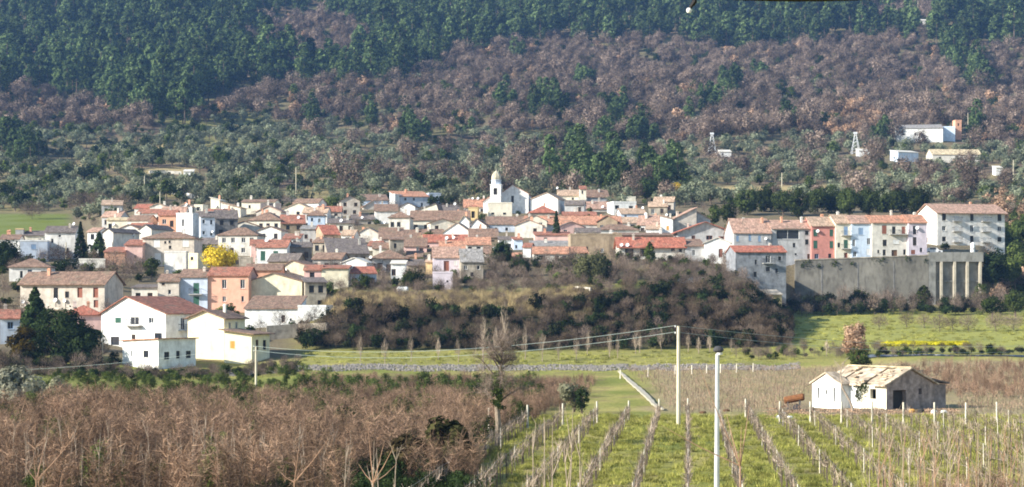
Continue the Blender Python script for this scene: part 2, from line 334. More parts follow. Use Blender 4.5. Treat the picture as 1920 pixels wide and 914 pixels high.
def window(parent, T, cx, cz, w, h, st, wallmat):
    """st letters: frame colour, then s = open shutters, c = closed shutters, d = door leaf, o = open dark void, B = balcony"""
    a0, a1, c0, c1 = cx-w/2, cx+w/2, cz-h/2, cz+h/2; fm = FRAMES.get(st[0], FRAMES['w']); t = min(.09, w*.12)
    mb = MB(); nm = 'door' if 'd' in st else 'window'
    mb.box(a0, a0+t, .1, .16, c0, c1, 0, T); mb.box(a1-t, a1, .1, .16, c0, c1, 0, T)
    mb.box(a0+t, a1-t, .1, .16, c1-t, c1, 0, T); mb.box(a0+t, a1-t, .1, .16, c0, c0+t, 0, T)
    if nm == 'window' and w > .7 and 'o' not in st: mb.box(cx-t*.4, cx+t*.4, .1, .15, c0+t, c1-t, 0, T)
    o = mb.build(nm, fm, parent)
    p = MB(); p.box(a0+.01, a1-.01, .17, .2, c0+.01, c1-.01, 0, T)
    p.build('leaf' if 'd' in st else 'pane', fm if 'd' in st else GLASS, o)
    if 'c' in st:
        for s in (0, 1):
            q = MB(); q.box(a0+.02+s*(w/2), a0+s*(w/2)+w/2-.01, .03, .08, c0+.03, c1-.03, 0, T)
            for k in range(3): zz = c0+(k+.5)*h/3; q.box(a0+.1+s*(w/2), a0+s*(w/2)+w/2-.1, .015, .03, zz-h/9, zz+h/9, 0, T)
            q.build('shutter', fm, o)
    if 's' in st:
        for s in (-1, 1):
            q = MB(); x = a0-w/2 if s < 0 else a1
            q.box(x+.02, x+w/2-.02, -.06, -.02, c0, c1, 0, T); q.build('shutter', fm, o)
    if nm == 'window' and 'B' not in st:
        q = MB(); q.box(a0-.08, a1+.08, -.08, .1, c0-.09, c0-.004, 0, T); q.build('sill', wallmat, o)
    if 'B' in st:
        q = MB(); q.box(a0-.7, a1+.7, -1.0, -.003, c0-.22, c0-.06, 0, T); q.build('balcony_slab', CONC, o)
        q = MB(); zb = c0-.06
        for x in np.arange(a0-.66, a1+.67, .22): q.box(x, x+.03, -.97, -.94, zb, zb+.95, 0, T)
        q.box(a0-.7, a1+.7, -.99, -.93, zb+.95, zb+1.0, 0, T)
        for x in (a0-.69, a1+.65): q.box(x, x+.04, -.93, -.01, zb+.9, zb+.97, 0, T)
        q.build('railing', IRON, o)

def roof_slab(mb, prof, along, o, th=.16):
    """prof: list of (t, z) across; along: (s0, s1, axis) - axis 'x' extrudes along x with t = y, 'y' extrudes along y with t = x"""
    pr = list(prof)
    def ext(p, q): d = math.hypot(p[0]-q[0], p[1]-q[1]); return (p[0]+(p[0]-q[0])/d*o, p[1]+(p[1]-q[1])/d*o)
    pr[0] = ext(pr[0], pr[1]); pr[-1] = ext(pr[-1], prof[-2])
    top = [(t, z+th) for t, z in pr]; pts = pr + top[::-1]
    s0, s1, ax = along
    if ax == 'x': mb.prism([(0, t, z) for t, z in pts], (s0, 0, 0), (s1-s0, 0, 0))
    else: mb.prism([(t, 0, z) for t, z in pts], (0, s0, 0), (0, s1-s0, 0))

def chimney(roof, x, y, z, h=1.0, w=.5, m=None):
    mb = MB(); mb.box(x-w/2, x+w/2, y-w/2, y+w/2, z-.9, z+h)
    mb.box(x-w/2-.08, x+w/2+.08, y-w/2-.08, y+w/2+.08, z+h-.02, z+h+.1)
    mb.box(x-w/2+.05, x+w/2-.05, y-w/2+.05, y+w/2-.05, z+h+.1, z+h+.28)
    mb.build('chimney', m or wm('pale'), roof)

HOUSES = []; FACADES = []
def house(label, xl, xr, yb, ye, yr=None, roof='g', wall='white', rc='brown', depth=8.0, yaw=0, wins=None, auto=None, sides=(), D=None, name='house', cat='house',
          chim=1, ridge=.5, over=.35, group=None, rear=0, foundation=4.0, trim=None):
    """photo pixels: facade from xl to xr, base yb, eave ye, ridge yr; wins: (x, y, w, h, style) on the facade; sides: (face, t, z, w, h, style) in metres"""
    D = D or dist_at((xl+xr)/2, yb); k = D/F; c, s = math.cos(R(yaw)), math.sin(R(yaw))
    A = np.array([[F, (F*c-(xr-CX)*s)/2], [F, -(F*c-(xl-CX)*s)/2]]); Xc, W = np.linalg.solve(A, np.array([(xr-CX)*D, (xl-CX)*D]))
    Z0 = (YH-yb)*k; H = (yb-ye)*k
    root = empty(name, (Xc, D, Z0), R(yaw), label, cat, group)
    if yr is None: HR = H+1.2
    elif roof in 'gh': HR = (YH-yr)*(D+depth/2*c)/F-Z0
    elif roof == 's': HR = (YH-yr)*(D+depth*c)/F-Z0
    else: HR = (yb-yr)*k
    HR = max(HR, H+.25)
    wmat = wm(wall); rmat = rm(rc) if rc in ROOFS else wm(rc); d = depth; z0 = -foundation
    ops = {'F': [], 'R': [], 'L': [], 'B': []}
    for (x, y, w, h, st) in (wins or []):
        ops['F'].append(((x-xl)/(xr-xl)*W, (yb-y)*k, w*k, h*k, st))
    if auto:
        nc, nf, st = auto; fh = H/nf; rr = random.Random(int(xl*7+yb))
        for i in range(nc):
            for j in range(nf):
                if rr.random() < .12: continue
                hh = min(1.35, fh*.5); ww = .95; zc = fh*(j+.54)
                ops['F'].append((W*(i+.5)/nc+rr.uniform(-.25, .25), zc, min(ww, W/nc*.6), hh, st if j or rr.random() < .5 else 'n'))
    for (f, t, z, w, h, st) in sides: ops[f].append((t*(W if f in 'FB' else d), z, w, h, st))
    wb = MB(); top = HR+.6 if roof == 't' else H
    for f in 'FRLB':
        T = face_map(W, d, f); Lf = W if f in 'FB' else d
        o = [q for q in ops[f] if q[2] > .1 and q[1]+q[3]/2 < H-.02 and q[1]-q[3]/2 > z0+.02]
        ops[f] = o; wall_face(wb, T, Lf, z0, HR if (roof == 's' and f == 'B') or (roof == 'l' and f == 'L') or (roof == 'r' and f == 'R') else H, o)
    tri = []
    if roof == 'g': tri = [[(W/2,0,H),(W/2,d,H),(W/2,d*ridge,HR)], [(-W/2,d,H),(-W/2,0,H),(-W/2,d*ridge,HR)]]
    if roof == 'f': tri = [[(-W/2,0,H),(W/2,0,H),(-W/2+W*ridge,0,HR)], [(W/2,d,H),(-W/2,d,H),(-W/2+W*ridge,d,HR)]]
    if roof == 's': tri = [[(W/2,0,H),(W/2,d,H),(W/2,d,HR)], [(-W/2,d,H),(-W/2,0,H),(-W/2,d,HR)]]
    if roof == 'l': tri = [[(-W/2,0,H),(W/2,0,H),(-W/2,0,HR)], [(W/2,d,H),(-W/2,d,H),(-W/2,d,HR)]]
    if roof == 'r': tri = [[(-W/2,0,H),(W/2,0,H),(W/2,0,HR)], [(W/2,d,H),(-W/2,d,H),(W/2,d,HR)]]
    for t in tri: wb.poly(t)
    wo = wb.build('wall', wmat, root)
    rb = MB(); o = over
    if roof == 'g': roof_slab(rb, [(0,H),(d*ridge,HR),(d,H)], (-W/2-o*.6, W/2+o*.6, 'x'), o)
    elif roof == 'f': roof_slab(rb, [(-W/2,H),(-W/2+W*ridge,HR),(W/2,H)], (-o*.8, d+o, 'y'), o)
    elif roof == 's': roof_slab(rb, [(0,H),(d,HR)], (-W/2-o*.6, W/2+o*.6, 'x'), o)
    elif roof == 'l': roof_slab(rb, [(-W/2,HR),(W/2,H)], (-o, d+o, 'y'), o)
    elif roof == 'r': roof_slab(rb, [(-W/2,H),(W/2,HR)], (-o, d+o, 'y'), o)
    elif roof == 'h':
        q = min(W, d)/2; e = [(-W/2-o,-o),(W/2+o,-o),(W/2+o,d+o),(-W/2-o,d+o)]
        if W >= d: r0, r1 = (-W/2+q*.9, d/2), (W/2-q*.9, d/2)
        else: r0, r1 = (0, q*.9), (0, d-q*.9)
        E = [(x, y, H+.02) for x, y in e]; E2 = [(x, y, H+.16) for x, y in e]; A0, A1 = (*r0, HR), (*r1, HR)
        rb.poly(E[::-1])
        for i in range(4): j = (i+1) % 4; rb.poly([E[i], E[j], E2[j], E2[i]])
        if W >= d: rb.poly([E2[0],E2[1],A1,A0]); rb.poly([E2[1],E2[2],A1]); rb.poly([E2[2],E2[3],A0,A1]); rb.poly([E2[3],E2[0],A0])
        else: rb.poly([E2[0],E2[1],A0]); rb.poly([E2[1],E2[2],A1,A0]); rb.poly([E2[2],E2[3],A1]); rb.poly([E2[3],E2[0],A0,A1])
    elif roof == 't':
        rb.box(-W/2+.01, W/2-.01, .01, d-.01, H-.2, H-.01)
        pb = MB(); hp = max(.35, HR-H-.3)
        pb.box(-W/2-.06, W/2+.06, -.06, .2, H+.004, H+hp); pb.box(-W/2-.06, W/2+.06, d-.2, d+.06, H+.004, H+hp)
        pb.box(-W/2-.06, -W/2+.2, .2, d-.2, H+.004, H+hp); pb.box(W/2-.2, W/2+.06, .2, d-.2, H+.004, H+hp)
        pb.build('parapet', wm(trim) if trim else wmat, root)
    ro = rb.build('roof', rmat, root)
    rr = random.Random(int(xl*3+yb))
    for i in range(chim):
        x = rr.uniform(-.36, .36)*W
        if roof in 'gh': y = d*rr.choice([.35,.5,.62]); z = H+(HR-H)*(1-abs(y/d-.5)*2) if roof == 'g' else HR-.6
        elif roof == 'f': y = d*rr.uniform(.3,.8); z = H+(HR-H)*(1-abs(x/W)*2)
        elif roof == 's': y = d*.6; z = H+(HR-H)*.6
        elif roof == 'l': y = d*.5; z = HR-(HR-H)*(x/W+.5)
        elif roof == 'r': y = d*.5; z = H+(HR-H)*(x/W+.5)
        else: y = d*.5; z = H
        chimney(ro, x, y, z+.1, rr.uniform(.6, 1.1), rr.uniform(.4, .65), wm(rr.choice(['pale','white','beige','salmon'])))
    for f in 'FRLB':
        T = face_map(W, d, f)
        for (cx, cz, w, h, st) in ops[f]: window(root, T, cx, cz, w, h, st, wmat)
    FACADES.append((xl, xr, ye if yr is None else min(yr, ye), yb, D)); HOUSES.append((root, W, d, H, HR, roof)); return root, W, d, H, HR
# ------------------------------------------------------------------ village houses (front rows first)
h = house
# --- lower left, by the stream
h1 = h('white gabled villa with red tiled roof and shaded balcony side', 190, 311, 668, 588, 557, 'f', 'chalk', 'rust', 13, -27, ridge=.40, chim=0, over=.5, D=306,
  wins=[(222,601,14,10,'gc'),(253,602,20,15,'wB'),(284,601,11,11,'ws'),(216,640,20,16,'ko'),(251,634,9,13,'n'),(297,630,17,11,'k')],
  sides=[('R',.35,5.3,1.1,2.0,'wB'),('R',.2,2.2,1.3,1.1,'n'),('R',.62,2.2,1.6,1.2,'n'),('R',.75,5.4,.8,1.0,'w')])
h2 = h('small white annex with flat red roof edge and three square windows', 230, 297, 704, 640, 636, 'r', 'chalk', 'orange', 7.5, -38, chim=0, D=283,
  wins=[(247,664,4,12,'w'),(257,664,3,12,'w'),(274,664,14,13,'k')],
  sides=[('R',.22,3.0,1.0,1.15,'k'),('R',.52,3.1,.75,1.15,'k'),('R',.8,3.1,1.0,1.1,'k')])
h3 = h('cream gabled house with orange shutter and dark veranda', 352, 420, 684, 597, 583, 'f', 'yellow', 'brown', 7, -20, ridge=.47, chim=1, over=.55, D=296,
  wins=[(386,596.5,7,8,'r')], sides=[('R',.28,6.2,.9,1.1,'w'),('R',.6,6.2,.8,1.1,'w')])
h3b = h('lower lean-to wing of the cream house with shaded porch', 420.5, 472, 685, 627, 620, 'l', 'yellow', 'brown', 6.4, -18, chim=0, over=.7, D=291,
  wins=[(436,647,10,14,'yc')], sides=[('R',.3,3.1,1.0,1.7,'n'),('R',.72,3.1,1.2,1.5,'k')])
h('long white house with brown roof and arched garage', 459, 558, 613, 579, 557, 's', 'chalk', 'brown', 8.5, -4, D=332, chim=0,
  wins=[(531,598,7,13,'n'),(491,598,7,11,'pc'),(545,600,4,5,'k')])
h('low white garage wing with grey rolling door', 558.5, 611, 613, 576, 570, 't', 'chalk', 'grey', 7.5, -4, D=331, chim=0, wins=[(593,602.5,22,17,'wd')])
h('pale cottage tucked behind the big dark fir, tiled red', 0, 36, 652, 598, 582, 'g', 'blue', 'rust', 9, 14, D=305, auto=(1,2,'b'), chim=1)
h('pink-edged house with red hipped roof beside the fir', 120, 192, 650, 592, 572, 'h', 'pink', 'red', 9, 12, D=322, auto=(3,2,'n'), chim=2)
h('wide stone-brown farm dwelling with russet doors and overhanging roof', 38, 196, 582, 532, 511, 'g', 'beige', 'brown', 9, -10, chim=1, over=.7,
  wins=[(150,549,10,19,'rd'),(179.5,549,10,19,'rd'),(105,551,9,22,'k'),(180,570,9,14,'rd'),(70,552,10,14,'w'),(126,553,8,12,'k')])
h('white hipped bungalow with three dark openings', 17, 93, 528, 502, 485, 'h', 'white', 'brown', 8, 6, chim=0, wins=[(40,515,5,13,'k'),(56,512,8,12,'b'),(81,513,9,10,'ko')])
# --- the peach row
h('peach-pink house with white-framed windows', 389.5, 466, 586, 517, 502, 'g', 'peach', 'rust', 8.5, -3, chim=0,
  wins=[(420.5,533,9,17,'w'),(455,533,9,17,'w'),(420.5,561,7,10,'w'),(455,561,5,11,'w')])
h('blue-grey house with two tall green shuttered doors', 336, 389, 586, 520, 506, 'g', 'blue', 'brown', 8.5, -3, chim=1,
  wins=[(368,541,11,20,'gcB'),(368,566,11,20,'gc'),(345,563,4,5,'k')])
h('beige house with orange chimney beside the blue-grey one', 296, 335.5, 586, 528, 515, 'g', 'beige', 'brown', 8, -2, chim=1, wins=[(331,560,8,10,'gc'),(306,533,6,5,'n'),(318,548,6,9,'w')])
h('low pale outbuilding with thin dark roof', 247, 295.5, 575, 540, 535, 's', 'pale', 'dark', 6, 0, chim=0, auto=(2,1,'k'))
h('big blank cream gable with a central drainpipe', 468, 566, 580, 528, 513, 'f', 'sand', 'brown', 9, -8, chim=0, over=.3, D=353, ridge=.45)
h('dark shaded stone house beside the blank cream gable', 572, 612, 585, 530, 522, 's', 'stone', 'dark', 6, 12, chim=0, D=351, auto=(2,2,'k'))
h('narrow terracotta-walled house with stepped parapet', 461, 528, 545, 507, 496, 'g', 'salmon', 'brown', 7, 2, chim=1, D=372, auto=(3,1,'n'))
h('cream house with plain blind wall and brown side roof', 528.5, 584, 545, 501, 489, 'f', 'sand', 'brown', 9, -12, chim=0, ridge=.35, D=379)
h('rosy plastered house with a dark pipe', 570, 602, 545, 507, 498, 'g', 'pink', 'rust', 6, 0, chim=1, D=368, auto=(1,2,'k'))
h('plain cream block joined to the rosy house', 602.5, 653, 545, 504, 499, 's', 'sand', 'rust', 6.5, 0, chim=0, D=368)
# --- left quarter
h('blue-shaded flat-roofed house with turquoise window', 38, 89, 492, 453, 449, 't', 'blue', 'grey', 8, 10, chim=1, trim='chalk', wins=[(63,463,9,9,'bc'),(80,479,10,11,'bc')])  # blue-grey plaster colour holds the shade on these walls
h('white house with shallow roof at the village edge', 0, 36, 486, 449, 441, 'g', 'white', 'brown', 8, 6, chim=2, auto=(2,2,'n'))
h('grey stair tower with straw-coloured cap', 29, 44, 470, 431, 429, 't', 'grey', 'straw', 4, 10, chim=0, trim='ochre')
h('white house with dark roof behind the cypress', 84, 141, 486, 436, 425, 'g', 'white', 'dark', 8, 4, chim=2, wins=[(98,452,4,8,'k'),(112,443,5,5,'w'),(125,470,7,10,'k')])
h('dark-roofed low house with yellowish wall', 46, 82, 470, 442, 434, 'g', 'cream', 'dark', 7, 6, chim=1, auto=(2,1,'k'))
h('little white house between cypress and pine', 164, 184, 476, 435, 428, 'g', 'chalk', 'pinkish', 6, -15, chim=0, auto=(1,2,'k'))
h('beige gable house with dark right side by the pine', 193, 212, 486, 436, 429, 'f', 'pale', 'dark', 9, -30, chim=0)
h('low white garden block with long straight top', 148, 197, 503, 488, 486, 't', 'pale', 'grey', 3, 3, chim=0)
h('pink cube house with red-brown roof and one small window', 234, 267, 503, 460, 451, 's', 'pink', 'rust', 7, 2, chim=0, wins=[(254,482,4,6,'k')])
h('orange-walled lean-to joined to the pink cube house', 196, 233.5, 503, 473, 465, 's', 'salmon', 'rust', 6, 2, chim=0)
h('tall beige palazzo with white shutters and hipped roof', 267.5, 364, 500, 448, 435, 'h', 'beige', 'brown', 9, -2, chim=1,
  wins=[(294,457,12,15,'wc'),(310,455,4,5,'k'),(318,454,4,5,'k'),(319,464,5,6,'k'),(348,456,12,15,'wc'),(296,484,12,18,'wc')])
h('low white extension in front of the beige palazzo', 308, 349, 503, 474, 472, 't', 'white', 'grey', 2.2, -2, chim=0, D=399)
h('cream cube with one dark window beside the mimosa', 349.5, 371, 508, 478, 476, 't', 'yellow', 'grey', 5, -18, chim=0, wins=[(360,485,6,6,'k')])
h('white house with deep green shutters and rust roof', 481, 538, 500, 464, 451, 'g', 'chalk', 'rust', 8, -3, chim=0, wins=[(493,480,9,18,'gc'),(517,480,9,18,'gc')])
h('dark stone house adjoining the green-shuttered one', 541, 585, 495, 464, 455, 'g', 'dark', 'dark', 7, 12, chim=1, auto=(2,1,'k'))
h('beige house with blank upper wall and brown hip roof', 409, 482, 480, 442, 427, 'h', 'pale', 'brown', 8, -6, chim=0, auto=(4,2,'w'))
h('small shed with pale flat canopy by the mimosa', 448, 470, 500, 485, 483, 't', 'stone', 'pale', 4, 0, chim=0)
# --- left middle tiers
h('cream cottage with straw-coloured roof above the little conifer', 200, 248, 438, 413, 409, 'g', 'cream', 'straw', 7, 0, chim=1, auto=(3,1,'k'))
h('white gabled barn-like house above the pink cube', 222, 261, 462, 430, 422, 'f', 'white', 'brown', 8, -10, chim=1, auto=(2,2,'k'))
h('beige gable with a dark flank above the palazzo', 261.5, 284, 462, 430, 422, 'f', 'pale', 'dark', 9, -25, chim=0)
h('white topmost house with red strip roof at the slope foot', 252, 280, 408, 391, 384, 'g', 'white', 'red', 7, -4, chim=0, wins=[(263,396,4,5,'k')])
h('pale gabled house joined to the red-strip one', 281, 311, 410, 388, 382, 'f', 'pale', 'tan', 7, -4, chim=1)
h('white wall house under a dark rust roof', 257, 303, 424, 400, 393, 'g', 'white', 'rust', 7, -3, chim=0, auto=(3,1,'k'))
h('salmon house with round white panel', 297, 330, 440, 404, 395, 'g', 'salmon', 'rust', 7, 0, chim=1, wins=[(308,416,8,9,'w'),(322,420,7,12,'n')])
h('white tower-like house with flat overhanging top', 330.5, 361, 448, 402, 398, 't', 'chalk', 'grey', 7, -14, chim=0, wins=[(343,418,4,13,'n'),(343,436,4,8,'k')])
h('blue-grey tall house right of the white tower house', 376, 403, 455, 407, 398, 'g', 'blue', 'dark', 8, 12, chim=1, wins=[(382,416,5,8,'w'),(396,417,4,8,'k'),(382,437,5,7,'w'),(396,438,4,8,'k')])
h('dark grey stone house with slate-like roof', 404, 446, 445, 410, 395, 'g', 'dark', 'dark', 8, 12, chim=2, auto=(2,2,'k'))
h('wide low beige gable beneath the slate-like roof', 420, 494, 450, 428, 415, 'f', 'pale', 'brown', 8, -6, chim=0, D=486)
h('small white gable with two chimneys on the terrace edge', 335, 360, 404, 388, 383, 'f', 'chalk', 'tan', 6, -12, chim=2)
h('cream block with open loggia near the road wall', 364, 380, 404, 386, 382, 't', 'cream', 'grey', 5, -8, chim=0, wins=[(372,392,7,7,'ko')])
h('stepped cream house at the top of the lane', 395, 412, 396, 376, 371, 'l', 'cream', 'pale', 6, -10, chim=1)
h('low cream shed on the stepped lane', 414, 430, 402, 384, 380, 'l', 'pale', 'tan', 6, -10, chim=0)
h('cream cottage ending the stepped lane', 431, 451, 408, 390, 385, 'l', 'cream', 'tan', 6, -8, chim=1)
h('long pale house with straight white front under the slope', 453, 516, 402, 379, 375, 'g', 'cream', 'brown', 7, -5, chim=1, wins=[(468,388,4,6,'k'),(490,388,4,6,'k'),(506,388,4,6,'k')])
h('dark-roofed hut behind the long pale house', 517, 556, 388, 376, 369, 'g', 'stone', 'dark', 6, 10, chim=1, D=600)
h('broad cream gable with very shallow roof', 529, 586, 412, 393, 381, 'f', 'cream', 'tan', 9, -8, chim=0, auto=(3,1,'k'))
h('broad house with large brown hipped roof', 466, 526, 436, 414, 398, 'h', 'cream', 'brown', 11, -6, chim=2, auto=(4,1,'k'))
h('dark red-roofed house beside the large hipped roof', 527, 572, 436, 419, 404, 'g', 'brown', 'rust', 8, 8, chim=1, auto=(2,1,'k'))
h('blue-shaded white house with small brown hip roof', 577, 609, 428, 405, 394, 'h', 'lblue', 'brown', 7, 4, chim=1, wins=[(585,412,4,6,'k'),(599,414,5,8,'w')])  # light blue plaster carries the bluish shade of a white front
h('white-grey gable house with shallow brown roof', 483, 527, 456, 433, 425, 'f', 'white', 'brown', 8, -8, chim=1, auto=(2,1,'k'))
h('grey house with wide dark window', 563, 607, 456, 430, 424, 's', 'grey', 'grey', 7, 0, chim=1, wins=[(596,434,9,7,'k'),(574,444,6,8,'n')])
h('white low house with rust lean-to roof', 530, 562, 466, 448, 440, 's', 'white', 'rust', 7, 0, chim=2, auto=(2,1,'k'))
h('house with bright pink-red sloping roof', 607, 638, 460, 440, 423, 'g', 'brown', 'red', 9, 22, chim=0)
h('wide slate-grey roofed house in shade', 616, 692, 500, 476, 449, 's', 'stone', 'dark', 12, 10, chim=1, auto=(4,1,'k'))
h('pale house with white terrace rail and flat top', 616, 660, 424, 412, 409, 't', 'pale', 'grey', 6, 6, chim=1, trim='dark')
h('low dark-roofed dwelling with cream front by the lane', 617, 664, 440, 419, 411, 'g', 'cream', 'dark', 7, 5, chim=1, auto=(3,1,'k'))
h('small white gable poking over the dark slate roof', 641, 687, 520, 493, 484, 'f', 'chalk', 'pale', 6, -12, chim=0, D=392)
h('blue-shaded house with oxblood roof', 657, 706, 545, 513, 501, 'g', 'blue', 'red', 7, 16, chim=0, D=372, auto=(3,1,'k'))  # the wall's bluish shade is put into the blue plaster
h('house with hipped brown roof over a dark veranda', 698, 761, 520, 486, 468, 'h', 'grey', 'brown', 9, 4, chim=1, D=398, over=.8, wins=[(712,500,9,13,'k'),(730,502,12,12,'ko'),(748,500,9,13,'k')])
h('white storehouse with slatted top near the tank', 733, 760, 530, 495, 490, 's', 'chalk', 'pale', 5, 0, chim=0, D=382, auto=(2,1,'n'))
h('tall brown stone house with a small upper window', 731, 757, 492, 450, 446, 's', 'stone', 'brown', 6, 6, chim=0, D=424, wins=[(741,461,5,9,'k'),(744,477,5,6,'n')])
h('cream wall house with low brown roof beside the stone one', 699, 730, 492, 466, 456, 'g', 'cream', 'brown', 7, 3, chim=0, D=427)
# --- middle tiers
h('beige gabled house with crumbling roof in mid village', 666, 712, 464, 440, 427, 'f', 'pale', 'tan', 8, -5, chim=1, D=464, auto=(2,1,'k'))
h('beige double-height house with brown pantiled roof', 711, 756, 472, 448, 428, 'g', 'beige', 'brown', 10, 4, chim=1, D=455, auto=(3,1,'k'))
h('blue-white house with flat brown roof at the back', 681, 728, 405, 376, 366, 's', 'lblue', 'brown', 8, 10, chim=1, D=574, auto=(3,1,'k'))
h('tan lean-to with sloping side roof below the back house', 681, 702, 412, 388, 375, 'r', 'beige', 'pinkish', 7, 10, chim=0, D=556)
h('white-walled house under broad brown roof', 703, 746, 420, 396, 384, 'g', 'white', 'brown', 9, 5, chim=1, auto=(2,1,'w'))
h('dark-shaded house between white walls with satellite dish', 660, 702, 432, 412, 404, 'g', 'stone', 'dark', 7, 8, chim=2, auto=(2,1,'k'), D=510)
h('pinkish white house with small hip roof', 729, 768, 436, 409, 397, 'h', 'pale', 'brown', 8, -4, chim=1, auto=(3,1,'k'))
h('blue-shaded house with bright orange roof at the wood edge', 741, 804, 398, 369, 360, 's', 'blue', 'orange', 8, 16, chim=1, D=566, wins=[(791,384,4,7,'k'),(760,374,4,5,'k'),(776,374,4,5,'k')])  # bluish shade of the front and its wing painted in as blue plaster
h('white end block of the orange-roofed blue-shaded house', 731, 740.5, 395, 366, 364, 't', 'chalk', 'grey', 6, -20, chim=0, D=562)
h('recessed blue-shaded wing behind the orange-roofed house', 804.5, 827, 392, 364, 361, 't', 'blue', 'grey', 7, 14, chim=0, D=575)
h('tiny white gable in front of the orange-roofed house', 750, 778, 404, 388, 381, 'f', 'chalk', 'dark', 7, -8, chim=0, wins=[(764,389,3,3,'k')])
h('lopsided beige gable with dark roof near the church', 780, 822, 412, 395, 382, 'f', 'cream', 'dark', 8, -8, chim=1, ridge=.9)
h('dark-roofed house with dish between gable and red roofs', 823, 862, 408, 395, 386, 'g', 'pale', 'dark', 7, 6, chim=1, D=546, auto=(2,1,'k'))
h('long house with wide brown roof and cream wall', 769, 880, 442, 413, 396, 'g', 'cream', 'brown', 9, 0, chim=2, D=498, auto=(6,1,'n'))
h('salmon-roofed cottage with bright white chimneys', 870, 914, 404, 389, 375, 'g', 'white', 'orange', 8, 2, chim=3, D=548, auto=(2,1,'k'))
h('cream block with four small dark windows below the church', 915, 960, 424, 382, 379, 't', 'cream', 'pale', 7, 2, chim=0, D=522, wins=[(923,384,5,4,'k'),(946,384,5,4,'k'),(924,401,6,4,'k'),(946,401,6,4,'k')])
h('white gabled house with tall chimney stack', 831, 882, 464, 436, 418, 'f', 'chalk', 'tan', 8, -8, chim=1, D=470, wins=[(845,435,6,7,'n'),(872,437,12,4,'k')])
h('upper white gable with one dark opening', 861, 880, 440, 416, 405, 'f', 'chalk', 'straw', 6, -6, chim=1, D=492, wins=[(870,418,4,4,'k')])
h('white gable with small square window by the monastery', 882.5, 912, 452, 424, 411, 'f', 'chalk', 'brown', 7, -10, chim=0, D=486, ridge=.35, wins=[(900,427,4,5,'k')])
h('cream cottage with low tiled porch', 791, 830, 462, 440, 431, 'g', 'yellow', 'brown', 7, 0, chim=1, D=474, auto=(2,1,'k'))
h('grey stone house with crooked brown roof', 757, 792, 470, 446, 432, 'g', 'stone', 'brown', 8, 8, chim=1, D=476, auto=(2,1,'k'))
h('house under a long strip of crimson roof', 793, 876, 478, 454, 441, 'g', 'pink', 'red', 7, 1, chim=1, D=452, auto=(4,1,'k'))
h('brown-roofed house backing onto the monastery wall', 880, 934, 468, 445, 430, 'g', 'brown', 'brown', 8, 3, chim=1, D=465, auto=(3,1,'k'))
h('orange-roofed terrace with grey end wall', 874, 920, 480, 459, 446, 'g', 'pale', 'orange', 7, 3, chim=1, D=447, auto=(3,1,'k'))
h('pink-walled house with brown roof above the lilac house', 757, 800, 500, 462, 447, 'g', 'pink', 'brown', 8, 2, chim=1, D=440, auto=(2,2,'n'))
h('house with bright orange tiles and white gable parapet', 824, 872, 490, 469, 453, 'g', 'white', 'orange', 8, 2, chim=1, D=436, auto=(3,1,'k'))
h('lilac house with tall brown door and tan roof', 812, 863, 520, 483, 464, 'g', 'lilac', 'pinkish', 9, 3, chim=0, wins=[(837,499,10,19,'rd'),(854,494,6,9,'wc')])
h('pink-lilac garden annex below the lilac house', 812, 849, 544, 513, 511, 't', 'lilac', 'grey', 5, 3, chim=0, wins=[(839,528,4,4,'k')])
h('slim sandy chimney house against the lilac one', 798, 810.5, 540, 492, 488, 's', 'ochre', 'tan', 5, 0, chim=1, D=392)
h('rough stone house with dark grey roof and two pale windows', 864.5, 906, 525, 491, 468, 'g', 'stone', 'grey', 9, 5, chim=0, wins=[(873,502,7,8,'w'),(897,502,6,8,'w'),(885,515,6,8,'k')])
h('white walled yard house with thin dark roof', 935, 962, 478, 450, 444, 'g', 'white', 'dark', 6, 2, chim=1, D=452, auto=(2,1,'k'))
h('bright blue little house with dark window', 963, 980, 482, 450, 446, 's', 'lblue', 'rust', 6, 4, chim=1, D=446, wins=[(971,452,5,6,'k'),(968,463,4,6,'k')])
h('rose-plastered house with dark upper window', 1003, 1070, 470, 441, 436, 's', 'pink', 'rust', 7, 2, chim=1, D=460, wins=[(1023,449,6,6,'k'),(1050,456,6,7,'k')])
h('grey flat roofed block above the orange-tiled house', 996, 1072, 490, 462, 453, 's', 'blue', 'grey', 7, 2, chim=1, D=438, auto=(4,1,'k'))
h('white side house with tall blank wall', 980.5, 995, 498, 464, 457, 'g', 'chalk', 'rust', 7, -8, chim=0, D=428)
h('beige house with orange tiles and dark doorway', 1000, 1066, 510, 476, 464, 'g', 'pale', 'orange', 7, 1, chim=0, D=412, wins=[(1018,484,9,9,'k'),(1044,484,8,8,'k'),(1058,489,8,18,'kd')])
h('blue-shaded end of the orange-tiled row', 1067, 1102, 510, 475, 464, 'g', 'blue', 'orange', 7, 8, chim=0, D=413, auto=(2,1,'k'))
h('orange-roofed shed behind the dark round tree', 950, 978, 505, 482, 475, 'g', 'grey', 'orange', 6, 2, chim=0, D=420)
h('wide olive-brown rendered building with blank wall', 1070, 1166, 492, 441, 438, 't', 'brown', 'grey', 9, 2, chim=1, D=430, wins=[(1129,470,6,8,'w'),(1100,466,5,6,'k')])
h('russet-brown hall continuing the olive-brown wall', 1166.5, 1262, 484, 442, 438, 's', 'brown', 'brown', 8, 3, chim=1, D=438, wins=[(1185,452,8,7,'lc'),(1230,462,8,8,'k')])
h('long veranda house with bright red roof', 1160, 1283, 500, 462, 446, 'g', 'pale', 'red', 7, 2, chim=1, D=420, over=.9, wins=[(1180,474,16,14,'ko'),(1208,474,16,14,'ko'),(1262,468,8,7,'k'),(1276,470,6,6,'k')])
h('pale grey rendered house next to the red veranda', 1284.5, 1321, 498, 462, 450, 's', 'grey', 'brown', 7, 4, chim=0, D=420, wins=[(1301,474,6,11,'w')])
